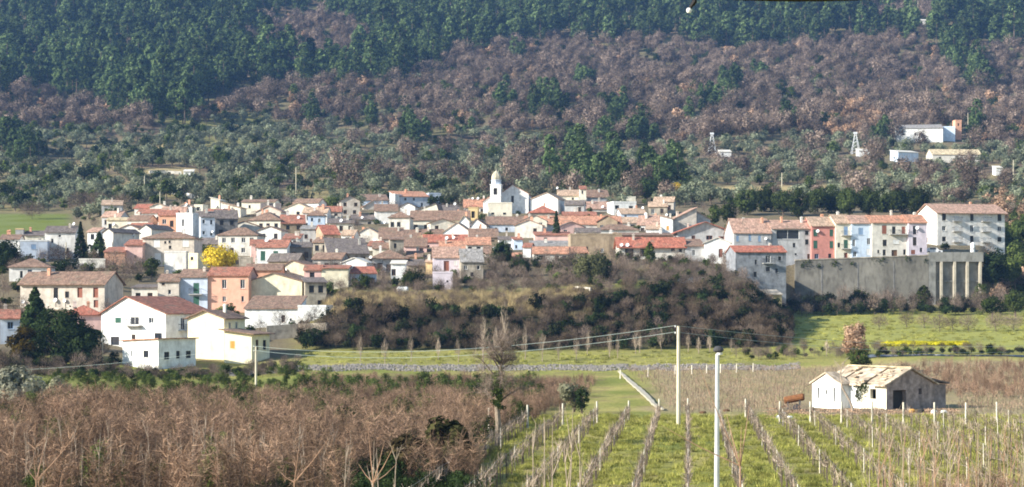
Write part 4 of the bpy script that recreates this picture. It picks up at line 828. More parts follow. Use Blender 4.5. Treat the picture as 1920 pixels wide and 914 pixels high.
# ------------------------------------------------------------------ woods on the hill
PINES = [proto(pine_mesh(100+i, h, r)) for i, (h, r) in enumerate(((14,3.6),(16,3.4),(12,3.8),(15,4.2),(11,3.2)))]
BARES = [proto(bare_mesh(200+i, h, r, n=300, tufts=34, wd=.07)) for i, (h, r) in enumerate(((7,2.8),(8.5,3.2),(6,2.5),(7.5,3.0)))]
HOLMS = [proto(bush_mesh(280+i, 5.6, 2.5, (L_IVY, L_DARK)[i % 2], 16, 26, .5, 'holm_oak')) for i in range(3)]
RUSS = [proto(bush_mesh(220+i, 6.5, 2.6, L_RUSS, 16, 20, .5, 'russet_oak')) for i in range(2)]
OLIVES = [proto(bush_mesh(240+i, 4.4, 2.3)) for i in range(3)]
SHRUBS = [proto(bush_mesh(260+i, 2.8, 1.9, L_GREEN if i % 2 else L_IVY, 12, 24, .42, 'shrub')) for i in range(4)]

FOOT = []
for root, W, d, H, HR, rf in HOUSES:
    c = root.matrix_basis; p = root.location; a = root.rotation_euler.z
    FOOT.append((p.x-math.sin(a)*d/2, p.y+math.cos(a)*d/2, math.hypot(W, d)/2+1.0))
for p in [r_[0].location.copy() for r_ in HOUSES if r_[0].location.y > 640]:
    for k_ in (7, 15, 24): q = p*(1-k_/p.y); FOOT.append((q.x, q.y, 9))
for x_, y_ in ((1335, 292), (1604, 290)):
    p = ground(x_, y_)
    for k_ in (0, 8, 18): FOOT.append((p.x*(1-k_/p.y), p.y-k_, 6))
FT = np.array(FOOT)
def clear_of_houses(X, Y, pad=0):
    ok = np.ones(len(X), bool)
    for fx, fy, fr in FT: ok &= (X-fx)**2+(Y-fy)**2 > (fr+pad)**2
    return ok
YC = lambda x: np.interp(x, [-200,0,100,180,300,400,500,560,620,700,760,830,900,1000,1100,1300,1400,1500,1620,1700,1740,1780,1840,1920,2100], [180,185,178,215,243,205,172,162,160,165,160,128,102,84,88,84,92,80,84,78,60,80,100,95,70])
YO = lambda x: np.interp(x, [-200,0,250,300,450,520,620,760,900,1100,1250,1400,1600,1700,1900,2100], [245,248,262,240,215,248,240,245,255,275,268,262,266,278,275,275])
s = 5.0; gy, gx = np.meshgrid(np.arange(566, 1660, s), np.arange(-520, 521, s)); gx = gx.ravel(); gy = gy.ravel()
gx = gx+RNG.uniform(-.48, .48, gx.size)*s; gy = gy+RNG.uniform(-.48, .48, gy.size)*s
gz = terr(gx, gy); px, py = pix(gx, gy, gz); k = (px > -160) & (px < 2080) & (py > -110); gx, gy, gz, px, py = [a[k] for a in (gx, gy, gz, px, py)]
k = clear_of_houses(gx, gy, 1.5); gx, gy, gz, px, py = [a[k] for a in (gx, gy, gz, px, py)]
nA, nB, u = snoise(gx, gy, 38, 5), snoise(gx, gy, 13, 6), RNG.random(gx.size)
con = py < YC(px)+14*nA+9*nB
con &= ~((((px-585)/115)**2+((py-88)/50)**2 < 1+.3*nB)); con &= ~((((px-1690)/75)**2+((py-28)/26)**2 < 1+.3*nB))
tr = np.clip((py-60)/110, 0, 1); con |= (np.abs(px-(1745+85*tr)) < 22) & (py > 50) & (py < 178)
clus = np.zeros(gx.size, bool)
for cx, cy, rr in ((1020,215,34),(1045,205,26),(945,210,22),(775,268,28),(1150,222,26),(1205,272,30),(1140,272,24),(1330,200,30),(1370,180,24),(1310,225,20),(1425,150,18),(585,235,22),(15,275,32),(1085,295,22),(450,120,20),(975,118,14),(1090,165,20),(40,305,26),(80,300,24),(1240,345,40),(1100,345,40),(1150,350,40),(1050,352,26),(700,240,14),(880,255,14),(1480,240,20),(1655,262,26),(1815,255,24)): clus |= ((px-cx)/rr)**2+((py-cy)/(rr*.55))**2 < .75+.35*nB
clus &= ~con; con |= clus
oli = (~con) & (py > YO(px)+16*nA)
def bands(p, q):
    r = np.zeros(len(p), bool)
    for (ax, ay, bx, by, w) in ((60,308,210,313,6),(270,324,370,324,8),(380,244,480,233,5),(1300,356,1600,353,7),(1560,332,1750,338,4),(520,374,640,374,8)):
        tt = (p-ax)/(bx-ax); r |= (tt > 0) & (tt < 1) & (np.abs(q-(ay+(by-ay)*tt)) < w)
    return r
bnd = bands(px, py); field = (px < 140) & (gy < 615) | ((gy < 606) & (u > .75))
cls = np.full(gx.size, -1)
cls[con & (u < .235)] = 0; cls[con & (u >= .30) & (u < .34)] = 5; cls[clus & (u < .5)] = 0
bare = ~con & ~oli; cls[bare & (u < .50)] = 1; cls[bare & (u >= .60) & (u < .70)] = 4; cls[bare & (u >= .70+.10*nA) & (u < .80)] = 5; gm = bare & (py > 170+30*nA) & (nB > .15) & (u < .38); cls[gm] = np.where(nA[gm] > 0, 5, 3)
rus = bare & (((u > .85) & (u < .90)) | ((((px-1600)/50)**2+((py-240)/45)**2 < 1) & (u > .35)) | ((px > 1840) & (py > 200) & (u > .7))); cls[rus] = 2
cls[oli & (u < .40)] = 3; cls[oli & (u > .74) & (u < .765)] = 5; cls[oli & (u >= .52) & (u < .61)] = 4; cls[oli & (u >= .66) & (u < .71)] = 1
lowl = oli & (px < 520) & (u > .55) & (u < .74); cls[lowl] = np.where(nB[lowl] > .1, 4, np.where(nA[lowl] > .2, 5, 3))
cls[bnd | field] = -1
sc_h = np.clip(1+.27*RNG.normal(size=gx.size), .5, 1.75); sc_h[clus] *= .62; rot_h = RNG.uniform(0, 6.283, gx.size)
def wood(c, protos, nmax, name, label, cat, group, sname, slabel, scat, mul=1.0, low=None):
    k = np.where(cls == c)[0]
    sz = sc_h[k]*mul*F/gy[k]; vis = (px[k] > 0) & (px[k] < 1920) & (py[k] > 8); sz = sz*np.where(vis, 1, .01)
    order = np.argsort(-sz); big, rest = k[order[:nmax]], k[order[nmax:]]
    for i in big:
        j = int(RNG.integers(len(protos))); o = protos[j].copy(); o.name = name; COL.objects.link(o)
        o.location = (gx[i], gy[i], gz[i]); o.rotation_euler = (0, 0, rot_h[i]); q = sc_h[i]*mul; o.scale = (q, q, q*(1+.12*math.sin(i))); tag(o, label, cat, group)
    if len(rest): scatter(sname, protos, np.stack([gx[rest], gy[rest], gz[rest]], 1), rot_h[rest], sc_h[rest]*mul, RNG.integers(0, len(protos), len(rest)), slabel, scat)
wood(0, PINES, 300, 'pine_tree', 'dark green pine standing on the wooded hillside', 'tree', 'pines on the hillside', 'pine_wood', 'dense dark pine wood covering the upper hillside', 'wood', 1.34)
wood(1, BARES, 300, 'bare_tree', 'leafless mauve-brown tree in the scrub wood on the slope', 'tree', 'leafless trees on the slope', 'bare_wood', 'leafless brown scrub wood across the slope', 'wood', 1.18)
wood(2, RUSS, 300, 'russet_oak', 'russet-leaved oak among the bare trees of the slope', 'tree', 'russet oaks on the slope', 'russet_wood', 'russet oaks scattered through the bare wood', 'wood')
wood(3, OLIVES, 300, 'olive_tree', 'grey-green olive tree in the groves above the village', 'tree', 'olive trees above the village', 'olive_grove', 'far olive trees of the groves', 'grove')
wood(5, HOLMS, 300, 'holm_oak', 'rounded dark holm oak among the bare trees of the slope', 'tree', 'holm oaks on the slope', 'holm_oak_wood', 'dark holm oaks scattered across the slope', 'wood')
wood(4, SHRUBS, 0, 'shrub', '', '', '', 'hill_shrubs', 'green shrubs and undergrowth on the slope', 'shrubs', 1.1)

# ------------------------------------------------------------------ single trees in and round the village
def tree(label, x, yb, hp, wp, kind='round', leaf=L_GREEN, seed=1, D=None, name=None, dens=1.0, trunk=.25, bark=BARK, group=None):
    g = np.random.default_rng(seed+int(x)*3); p = ground(x, yb, D) if not D else ray(x, yb, D); k = p.y/F
    h, r = hp*k, wp*k/2; p.z = min(p.z, tz(p.x, p.y)+.1) if D else p.z
    h += max(0, ray(x, yb, p.y).z-p.z)
    root = empty(name or 'tree', p, 0, label, 'tree', group); area = hp*wp; ls = max(.16, 2.6*k)*(1+min(.7, area/16000)); nl = int(np.clip(area*.75*dens, 260, 7000))
    if kind in ('round', 'umbrella'):
        lo = trunk if kind == 'round' else .55; mb, tips = limbs(g, h*.9, 7, r*.7, max(.12, r*.07), .7, lo)
        mb.build('trunk', bark, root); n = max(12, int(26*dens)); b = ball(g, n, .45); zc, hz = h*(1+lo)/2, h*(1-lo)/2
        if kind == 'umbrella': b[:, 2] = np.where(b[:, 2] < 0, b[:, 2]*.45, b[:, 2])
        C = b*np.array([r*.78, r*.78, hz*.80])+np.array([0, 0, zc]); v, f = leaves(g, C, np.clip(r*.36, .3, None)*g.uniform(.7, 1.25, n), max(8, nl//n), ls, 0)
    elif kind in ('cone', 'cypress'):
        mb = MB(); mb.tube([(0,0,-.6),(0,0,h*.6),(0,0,h*.97)], [max(.12, r*.1), r*.06, .02], 6); mb.build('trunk', bark, root)
        n = 44; t = np.linspace(0, 1, n); pr = (1-t)**.8 if kind == 'cone' else np.sin(np.clip(t*.93+.09, 0, 1)*math.pi)**.55
        a = np.arange(n)*2.4+g.uniform(0, 1, n); C = np.stack([np.cos(a)*r*.62*pr, np.sin(a)*r*.62*pr, h*(.08+.88*t)], 1); v, f = leaves(g, C, r*.42*(pr*.8+.15), max(8, nl//n), ls, .2, squash=.8)
    elif kind in ('bare', 'poplar'):
        mb, tips = limbs(g, h, 10 if kind == 'bare' else 14, r*(.9 if kind == 'bare' else .55), max(.07, h*.016), .8 if kind == 'bare' else 2.6, .25); mb.build('trunk', bark, root)
        n = nl if kind == 'bare' else int(min(nl, 70+hp*2.2)); b = ball(g, n, .1); C = b*np.array([r, r, h*.42])+np.array([0, 0, h*.56])
        if kind == 'poplar': C[:, :2] *= (1.15-.75*(C[:, 2:]/h)); Dv = np.stack([C[:, 0]*.25, C[:, 1]*.25, np.ones(n)], 1)+g.normal(size=(n, 3))*.12
        else: Dv = C-np.array([0, 0, h*.3])+g.normal(size=(n, 3))*r*.5
        v, f = twigs(g, C, Dv, 9*k, max(.022, .36*k))
    me = np_mesh('crown', v, f, leaf); link('crown', me, root); return root
# umbrella pines behind the terrace row
for i, xx in enumerate((1400,1432,1462,1497,1530,1560,1592,1625,1655,1688,1718)):
    tree('dark umbrella pine in the row behind the terrace houses', xx+(i % 3)*3, 408, 56+5*math.sin(i*2.1), 50, 'round', LEAF('stonepine', (.030,.052,.018), .4, (.095,.12,.035)), i, D=535+12*math.sin(i*1.7), name='umbrella_pine', group='umbrella pines behind the terrace row', dens=1.5, trunk=.08)
tree('bright yellow mimosa in flower beside the cream cube', 412, 508, 50, 72, 'round', L_YEL, 3, D=397, name='mimosa_tree', dens=1.3, trunk=.12)
tree('small yellow-flowering tree at the wood edge', 1268, 372, 30, 26, 'round', LEAF('gold', (.42,.30,.03), .3, (.66,.46,.05)), 4, name='mimosa_tree')
tree('dark bushy pine behind the white modern house', 1216, 392, 58, 50, 'round', L_DARK, 5, D=585, name='pine_tree', dens=1.3)
tree('tall dark cypress behind the brown farm dwelling', 151, 490, 76, 30, 'cone', L_DARK, 6, D=424, name='cypress_tree', dens=1.6)
tree('dark spreading conifer beside the cypress', 186, 486, 52, 46, 'cone', L_DARK, 7, D=420, name='conifer_tree', dens=1.4)
tree('huge black-green evergreen overhanging the white bungalow', 4, 520, 68, 88, 'round', L_DARK, 8, D=400, name='evergreen_tree', dens=1.3)
tree('round dark evergreen above the stone house', 940, 506, 52, 46, 'round', L_DARK, 9, D=408, name='evergreen_tree', dens=1.5)
tree('slim conifer rising before the long orange roof', 1043, 462, 68, 24, 'cone', L_PINE, 10, D=464, name='conifer_tree', dens=1.5)
tree('column-shaped green cypress before the red veranda', 1218, 510, 58, 26, 'cypress', L_GREEN, 11, D=405, name='cypress_tree', dens=1.6)
tree('big silvery-green tree on top of the thicket', 1112, 552, 78, 80, 'round', LEAF('greyolive', (.10,.115,.05), .4, (.22,.22,.11)), 12, D=362, name='olive_tree', dens=1.2)
tree('dark pointed evergreen within the silvery tree', 1140, 545, 60, 30, 'cypress', L_DARK, 13, D=366, name='evergreen_tree', dens=1.3)
tree('dense dark shrub tree before the beige orange-tiled house', 975, 528, 42, 46, 'round', L_DARK, 14, D=386, name='evergreen_tree', dens=1.3)
tree('dark tree by the doorway of the orange-tiled house', 1010, 512, 32, 30, 'round', L_DARK, 15, D=404, name='evergreen_tree')
tree('rounded green tree beside the white tank', 775, 546, 38, 56, 'round', L_IVY, 16, D=363, name='evergreen_tree', dens=1.3)
tree('dark green bush tree under the oxblood roof', 680, 556, 40, 50, 'round', L_IVY, 17, D=358, name='evergreen_tree')
tree('green bush behind the village roofs by the slope', 622, 402, 34, 44, 'round', L_GREEN, 18, D=545, name='green_tree')
tree('pale green garden tree by the topmost lane', 210, 420, 34, 30, 'round', L_GREEN, 19, D=545, name='green_tree')
tree('green tree beside the grey-walled palazzo', 285, 522, 40, 34, 'round', L_GREEN, 20, D=398, name='green_tree')
tree('dark green bush before the pink cube house', 125, 518, 30, 60, 'round', L_DARK, 21, D=396, name='evergreen_tree')
for i, (xx, yy, hh, ww) in enumerate(((215,520,50,40),(245,528,48,50),(110,500,40,50),(228,400,36,40),(150,400,40,50),(60,412,34,50),(180,395,34,40))):
    tree('leafless grey-brown garden tree among the houses', xx, yy, hh, ww, 'bare', T_HILL, 30+i, name='bare_tree', group='leafless garden trees')
tree('green pine beside the slanted beige building', 1335, 425, 42, 40, 'round', L_GREEN, 40, D=488, name='pine_tree')
tree('olive-green bushy tree behind the grey row-end house', 1368, 430, 50, 42, 'round', L_GREEN, 41, D=500, name='green_tree')
tree('dark tree growing at the foot of the concrete wall', 1612, 592, 50, 42, 'round', L_IVY, 42, D=412, name='evergreen_tree', dens=1.2)
tree('upright green tree at the corner of the buttressed wall', 1732, 590, 56, 36, 'cypress', L_GREEN, 43, D=414, name='green_tree', dens=1.3)
tree('pale green shrubby tree by the last buttress', 1838, 592, 62, 36, 'round', L_GREEN, 44, D=418, name='green_tree')
tree('small dark clipped bush before the apartment block', 1772, 470, 14, 24, 'round', L_DARK, 45, D=450, name='bush')
for i, (xx, yy, hh, ww, lf) in enumerate(((1862,560,90,60,L_DARK),(1900,560,110,70,L_GREEN),(1880,470,60,50,L_GREEN),(1915,480,80,50,L_IVY),(1905,595,50,60,L_GREEN),(1860,600,44,50,L_IVY),(1885,520,90,60,L_IVY))):
    tree(('dark bush','tall green bush','bush at the apartment end','ivy-dark thick bush','low green bush','short ivy bush','mid-slope dark bush')[i]+' on the scrubby slope beyond the buttressed wall', xx, yy, hh, ww, 'round', lf, 50+i, name='bush')
# the fir garden in front left
tree('pointed dark fir standing behind the garden evergreens', 66, 668, 132, 92, 'cone', L_DARK, 60, D=296, name='fir_tree', dens=1.2)
tree('broad black-green evergreen in the fir garden', 112, 694, 122, 130, 'round', L_DARK, 61, D=286, name='evergreen_tree', dens=1.1, trunk=-.1)
tree('yellow-brown leaved tree in the fir garden', 42, 694, 96, 62, 'round', LEAF('ochre', (.10,.075,.018), .4, (.20,.14,.03)), 62, D=282, name='autumn_tree', trunk=-.1)
tree('bushy evergreen beside the palm', 160, 694, 92, 66, 'round', L_DARK, 63, D=284, name='evergreen_tree', trunk=-.1, dens=1.2)
tree('pale silvery willow-like bush at the thicket edge', 30, 790, 100, 116, 'round', L_SILV, 64, D=168, name='silver_bush', dens=.8, trunk=.1)
tree('grey-green shrub beside the silvery bush', 110, 768, 62, 60, 'round', LEAF('sage', (.20,.20,.12), .3, (.32,.31,.20)), 65, D=186, name='silver_bush', trunk=.1, dens=.7)
tree('russet dry-leaved tree behind the ruined farmhouse', 1606, 692, 90, 62, 'round', L_RUSS, 66, D=252, name='russet_tree', dens=.8, trunk=.3)
tree('green undergrowth tree under the russet one', 1612, 694, 46, 50, 'round', L_IVY, 67, D=248, name='green_tree', trunk=.1)
tree('green and pale shrub by the concrete channel', 1075, 764, 52, 64, 'round', LEAF('sage', (.20,.20,.12)), 68, D=176, name='shrub', trunk=.1, dens=.7)
tree('small black-green shrub beside the pale shrub', 1091, 758, 34, 30, 'round', L_DARK, 69, D=172, name='shrub', trunk=.05)
def palm():
    p = ray(176, 690, 288); p.z = tz(p.x, p.y); root = empty('palm_tree', p, 0, 'small palm with drooping fronds beside the evergreens', 'tree'); mb = MB(); mb.tube([(0,0,-.5),(.1,0,2.4),(0,0,4.6)], [.28,.22,.24], 7); mb.build('trunk', BARK, root)
    for k in range(16):
        a = k*2.4; q = MB(); e = .25+.5*((k*7) % 5)/5; P = [Vector((math.cos(a)*t*2.2, math.sin(a)*t*2.2, 4.6+e*2.0*t-2.6*t*t)) for t in np.linspace(0, 1, 7)]; s = Vector((-math.sin(a), math.cos(a), 0))
        for i in range(6):
            for sg in (-1, 1):
                c = P[i].lerp(P[i+1], .5); w = .55*(1-abs(i-2.5)/4); q.poly([P[i], P[i+1], c+s*sg*w+Vector((0,0,-.35*w))])
        q.build('frond', L_IVY, root)
palm()
# leafless poplars and saplings along the stream
for i, (xx, yt, yb, ww) in enumerate(((675,628,680,16),(722,634,684,20),(770,630,678,18),(822,636,676,14),(858,634,680,16),(907,588,682,20),(946,562,680,30),(930,612,684,16),(984,612,676,14),(1017,622,680,26),(1048,640,676,16),(1080,632,676,18),(1103,620,668,14),(1144,624,672,18),(1158,632,672,12),(1192,624,664,22),(1200,632,662,12),(1240,618,660,20),(1290,628,662,16),(1310,636,664,14),(1330,632,662,14),(1372,636,660,14),(1550,640,668,14))):
    tall = yb-yt > 75
    tree('tall pale leafless poplar rising above the stream strip' if tall else 'slender leafless poplar sapling along the stream strip', xx, yb, yb-yt, ww, 'poplar', T_POPL, 80+i, name='poplar_tree', bark=PALEBARK, group='tall leafless poplars' if tall else 'poplar saplings along the stream')
for i, (xx, yb, hh, ww) in enumerate(((1650,618,26,30),(1700,615,28,28),(1732,616,26,26),(1762,622,30,34),(1786,620,26,26),(1815,622,32,34),(1868,622,34,40),(1900,620,30,36))):
    tree('small leafless orchard tree in the green field', xx, yb, hh, ww, 'bare', T_HILL, 110+i, name='orchard_tree', group='orchard trees in the green field')
# scrub on the bank, the terrace and the wall foot
def region(n, x0, x1, d0, d1, pad=.5, keep=None):
    u = RNG.uniform(x0, x1, n); D = np.sqrt(RNG.uniform(d0*d0, d1*d1, n)); X = (u-CX)/F*D; k = clear_of_houses(X, D, pad)
    if keep is not None: k &= keep(u, D)
    X, D = X[k], D[k]; return np.stack([X, D, terr(X, D)], 1)
def strew(name, protos, P, smin, smax, label, cat, stretch=0):
    n = len(P); s = RNG.uniform(smin, smax, n); s3 = np.stack([s, s, s*RNG.uniform(1-stretch, 1+stretch, n)], 1)
    return scatter(name, protos, P, RNG.uniform(0, 6.283, n), s3, RNG.integers(0, len(protos), n), label, cat)
DBUSH = [proto(bush_mesh(300+i, 3.2, 2.1, (L_BANKSHADE, L_DARK, L_BANKSHADE)[i], 16, 34, .34, 'thicket_shrub', False)) for i in range(3)]
DBRUSH = [proto(bare_mesh(320+i, 4.4, 2.0, T_BANKSHADE, 520, .9, .05)) for i in range(3)]
BBRUSH = [proto(bare_mesh(310+i, 4.6, 1.9, T_HILL, 420, .9, .05)) for i in range(3)]
GOLD = [proto(make('dry_grass', None, [(*twigs(np.random.default_rng(i), ball(np.random.default_rng(i), 160)*np.array([1.2,1.2,.1]), np.random.default_rng(i+9).normal(size=(160,3))*.35+np.array([0,0,1]), 1.5, .09), 0)], [L_STRAW])) for i in range(3)]
kb = lambda u, D: D < np.interp(u, [560,640,1000,1080,1200,1400,1480], [322,327,330,338,345,372,392])
strew('bank_dark_brush', DBRUSH, region(2000, 560, 1482, 306, 405, .3, kb), .34, .7, 'dark tangled brush in the deep shade of the bank', 'brush', .3)
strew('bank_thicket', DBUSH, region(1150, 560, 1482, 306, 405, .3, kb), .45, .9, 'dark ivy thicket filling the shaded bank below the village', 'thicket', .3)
strew('bank_brush', BBRUSH, region(520, 560, 1482, 308, 408, .3, lambda u, D: D < np.interp(u, [560,640,1000,1080,1200,1400,1480], [326,331,334,350,362,385,400])), .35, .65, 'leafless brush growing through the dark bank', 'brush', .25)
strew('terrace_grass', [*GOLD], region(1000, 610, 1110, 327, 352, .5), .4, .85, 'tall dry golden grass on the village terrace', 'grass', .3)
strew('terrace_brush', BBRUSH, region(150, 610, 1110, 329, 364, .5), .22, .5, 'thin brown brush on the dry grass terrace', 'brush', .3)
strew('garden_scrub', [*BBRUSH, *BBRUSH, *SHRUBS[:2], GOLD[0]], region(720, 620, 1420, 345, 418, .5, lambda u, D: (D > 353) | (u > 1110)), .4, .75, 'brown garden scrub between the lower houses', 'scrub', .3)
strew('village_scrub', [SHRUBS[0], SHRUBS[1], BBRUSH[0]], region(230, 0, 1380, 425, 590, .6, lambda u, D: (u > 150) | (D < 485)), .4, .9, 'shrubs growing in yards between the roofs', 'scrub', .2)
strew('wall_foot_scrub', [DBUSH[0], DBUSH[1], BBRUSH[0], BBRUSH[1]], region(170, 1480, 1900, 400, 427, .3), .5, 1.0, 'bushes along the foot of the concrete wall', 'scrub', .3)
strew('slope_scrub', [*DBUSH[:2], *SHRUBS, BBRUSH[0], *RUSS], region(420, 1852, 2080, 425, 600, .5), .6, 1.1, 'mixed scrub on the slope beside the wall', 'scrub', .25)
strew('house_foot_scrub', [DBUSH[1], SHRUBS[0], BBRUSH[0], BBRUSH[2]], region(420, -100, 560, 258, 276, .2), .2, .42, 'low scrub along the ditch below the white houses', 'scrub', .25)
strew('left_yard_scrub', [BBRUSH[0], BBRUSH[1], SHRUBS[0], SHRUBS[1]], region(330, -100, 640, 318, 440, 1.0), .4, .85, 'brushy yards between the nearest houses', 'scrub', .25)
strew('hedge_scrub', [SHRUBS[0], BBRUSH[0], BBRUSH[1]], region(90, 1380, 1660, 283, 296, .3), .25, .45, 'low mauve scrub hedge beside the green field', 'scrub', .3)
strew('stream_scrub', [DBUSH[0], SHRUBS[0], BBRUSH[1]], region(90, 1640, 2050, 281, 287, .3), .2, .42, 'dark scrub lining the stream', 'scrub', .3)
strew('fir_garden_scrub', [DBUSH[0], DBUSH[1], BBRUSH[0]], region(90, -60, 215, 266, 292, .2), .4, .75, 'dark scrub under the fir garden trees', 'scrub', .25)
tree('big dark bramble-covered bush at the vineyard side of the thicket', 850, 908, 124, 130, 'round', LEAF('bramblebush', (.035,.04,.018), .45, (.12,.115,.045)), 71, D=99, name='bramble_bush', trunk=-.1, dens=.75)
tree('smaller brown-green bush beside the big bramble bush', 760, 914, 98, 110, 'round', LEAF('brownbush', (.06,.05,.025), .45, (.17,.13,.065)), 72, D=96, name='bramble_bush', trunk=-.1, dens=.7)
for r_, L_, hl_, hr_ in WALL_IVY:
    g = np.random.default_rng(31); t = g.random(26); C = np.stack([-L_/2+L_*t, np.full(26, -.15), np.where(g.random(26) < .5, hl_+(hr_-hl_)*t-g.random(26)*1.6, g.random(26)*2.5)], 1)
    v, f = leaves(g, C, g.uniform(.4, 1.1, 26), 40, .24, squash=1.2); v[:, 1] = np.minimum(v[:, 1], -.02); link('ivy', np_mesh('ivy', v, f, L_IVY), r_)
# ------------------------------------------------------------------ stream, stones, flowers, track
def strip(name, pts, w, m, zoff, label=None, kind='structure', n=40):
    """a ribbon lying on the ground between photo points"""
    P = [ground(x, y) for x, y in pts]; Q = []
    for a, b in zip(P[:-1], P[1:]):
        for i in range(n): Q.append(a.lerp(b, i/n))
    Q.append(P[-1]); V, Fa = [], []
    for i, q in enumerate(Q):
        d = Q[min(i+1, len(Q)-1)]-Q[max(i-1, 0)]; d.z = 0; s = Vector((-d.y, d.x, 0)).normalized(); ww = w(i/(len(Q)-1)) if callable(w) else w
        for t in (-1, -.33, .33, 1): p = q+s*ww*t*.5; V.append((p.x, p.y, tz(p.x, p.y)+zoff))
    for i in range(len(Q)-1):
        for t in range(3): a = i*4+t; Fa.append((a, a+1, a+5, a+4))
    me = bpy.data.meshes.new(name); me.from_pydata(V, [], Fa); me.materials.append(m); me.update(); o = link(name, me); return tag(o, label, None, None, kind)
wat = mat('stream_water', (.10,.15,.21), .25, .8, .08)
strip('stream', [(1600,675),(1640,668),(1740,667),(1850,668),(2000,669)], 3.2, wat, .10, 'blue-grey stream glimpsed behind the farmhouse')
strip('farm_track', [(1880,792),(1920,794),(2000,797)], 1.8, mat('track_gravel', (.55,.50,.40), .2, 2), .06, 'pale farm track at the vineyard edge')
YF = proto(make('flower_tuft', None, [(*leaves(np.random.default_rng(3), ball(np.random.default_rng(3), 14)*np.array([.7,.7,.15])+np.array([0,0,.35]), .3, 16, .16), 0)], [LEAF('rape', (.55,.50,.03), .3, (.85,.75,.05))]))
strew('yellow_flowers', [YF], region(420, 1650, 1812, 304, 309, 0), .5, .9, 'strip of yellow flowers across the green field', 'flowers')
STONE = mat('river_stone', (.27,.245,.22), .45, 1.5)
def stone_mesh(seed):
    g = np.random.default_rng(seed); mb = MB(); mb.lathe([(.0,-.3),(.45,-.2),(.55,.1),(.35,.36),(0,.42)], (0,0,0), 7)
    V = np.array(mb.v)*(1+.25*g.normal(size=(len(mb.v), 1))); mb.v = [tuple(v) for v in V]; return mb.mesh('stone', STONE)
STONES = [proto(stone_mesh(i)) for i in range(4)]
def stones():
    u = RNG.uniform(430, 1500, 5200); base = np.interp(u, [430,560,1000,1200,1400,1500], [266,264,268,268,266,268]); D = base+RNG.uniform(0, 11, u.size)+2.5*snoise(u, u*0, 30, 3); X = (u-CX)/F*D
    P = np.stack([X, D, terr(X, D)+.05], 1); strew('stone_embankment', STONES, P, .14, .36, 'bank of loose grey stones along the stream bed', 'stones', .3)
stones()
# ------------------------------------------------------------------ thicket in the foreground
NBRUSH = []
for i in range(5):
    g = np.random.default_rng(400+i); mb = MB(); n = 7; tw = []
    for k in range(n):
        a = g.uniform(0, 6.283); L = g.uniform(2.6, 4.8); b = Vector((math.cos(a)*.4, math.sin(a)*.4, -.3)); lean = Vector((math.cos(a), math.sin(a), 0))*g.uniform(.2, 1.1)
        P = [b, b+Vector((lean.x*.3, lean.y*.3, L*.4)), b+Vector((lean.x, lean.y, L))]; mb.tube(P, [.035,.025,.008], 3)
        m = 90; t = g.uniform(.25, 1, m); Q = np.stack([np.array(b)[None]+(np.array(P[2])-np.array(b))[None]*tt for tt in t])[:, 0]; Dv = g.normal(size=(m, 3))*np.array([1,1,.5])+np.array([0,0,.75]); tw.append(twigs(g, Q, Dv, .95, .026))
    parts = []; 
    for v, f in tw: parts.append((v, f, 1))
    NBRUSH.append(proto(make('brushwood', mb, parts, [BARK, T_BRUSH])))
kt = lambda u, D: (u < THK(D)-18+26*snoise(u, D*3, 22, 7)) & ~((D > 200) & (u < 560)) & ~((u > 690) & (D < 103)) & ~((np.abs(u-935) < 26) & (D > 100) & (D < 130)) & ~((D < 108) & (u > 600) & (snoise(u, D*9, 40, 4) > -.1))
P = region(3300, -120, 1150, 84, 246, 0, kt)
n = len(P); hs = np.interp(P[:, 1], [84,120,170,246], [.66,.62,.42,.27])*RNG.uniform(.7, 1.15, n)*np.clip(1+.42*snoise(P[:, 0], P[:, 1], 5, 9), .5, 1.5)
scatter('brush_thicket', NBRUSH, P, RNG.uniform(0, 6.283, n), hs, RNG.integers(0, 5, n), 'wide leafless mauve-brown thicket beside the vineyard', 'thicket')
strew('thicket_dark_floor', [proto(bush_mesh(440, 1.8, 1.3, L_DARK, 12, 60, .13, 'bramble', False))], region(130, 640, 880, 84, 112, 0), .4, .8, 'dark ivy and bramble floor of the thicket front', 'bramble', .25)  # dark undergrowth; its colour also holds the shaded gaps between the stems
GB = [proto(bush_mesh(420+i, 1.9, 1.3, (L_IVY, L_GREEN)[i % 2], 12, 46, .15, 'undergrowth', False)) for i in range(2)]
strew('thicket_undergrowth', GB, region(900, -100, 1020, 86, 235, 0, kt), .5, 1.0, 'green undergrowth and brambles inside the thicket', 'undergrowth', .25)
strew('dark_bramble', [proto(bush_mesh(430, 2.6, 1.8, L_DARK, 18, 80, .15, 'bramble', False)), NBRUSH[0], NBRUSH[1]], region(150, 640, 880, 92, 118, 0), .4, .75, 'dark bramble mass at the vineyard side of the thicket', 'bramble', .2)  # bramble leaves kept dark so their colour carries the shade of the mass
strew('meadow_tufts', [GB[1]], region(150, 100, 620, 216, 262, 0), .35, .7, 'green tussocks of the ditch meadow', 'tussocks')
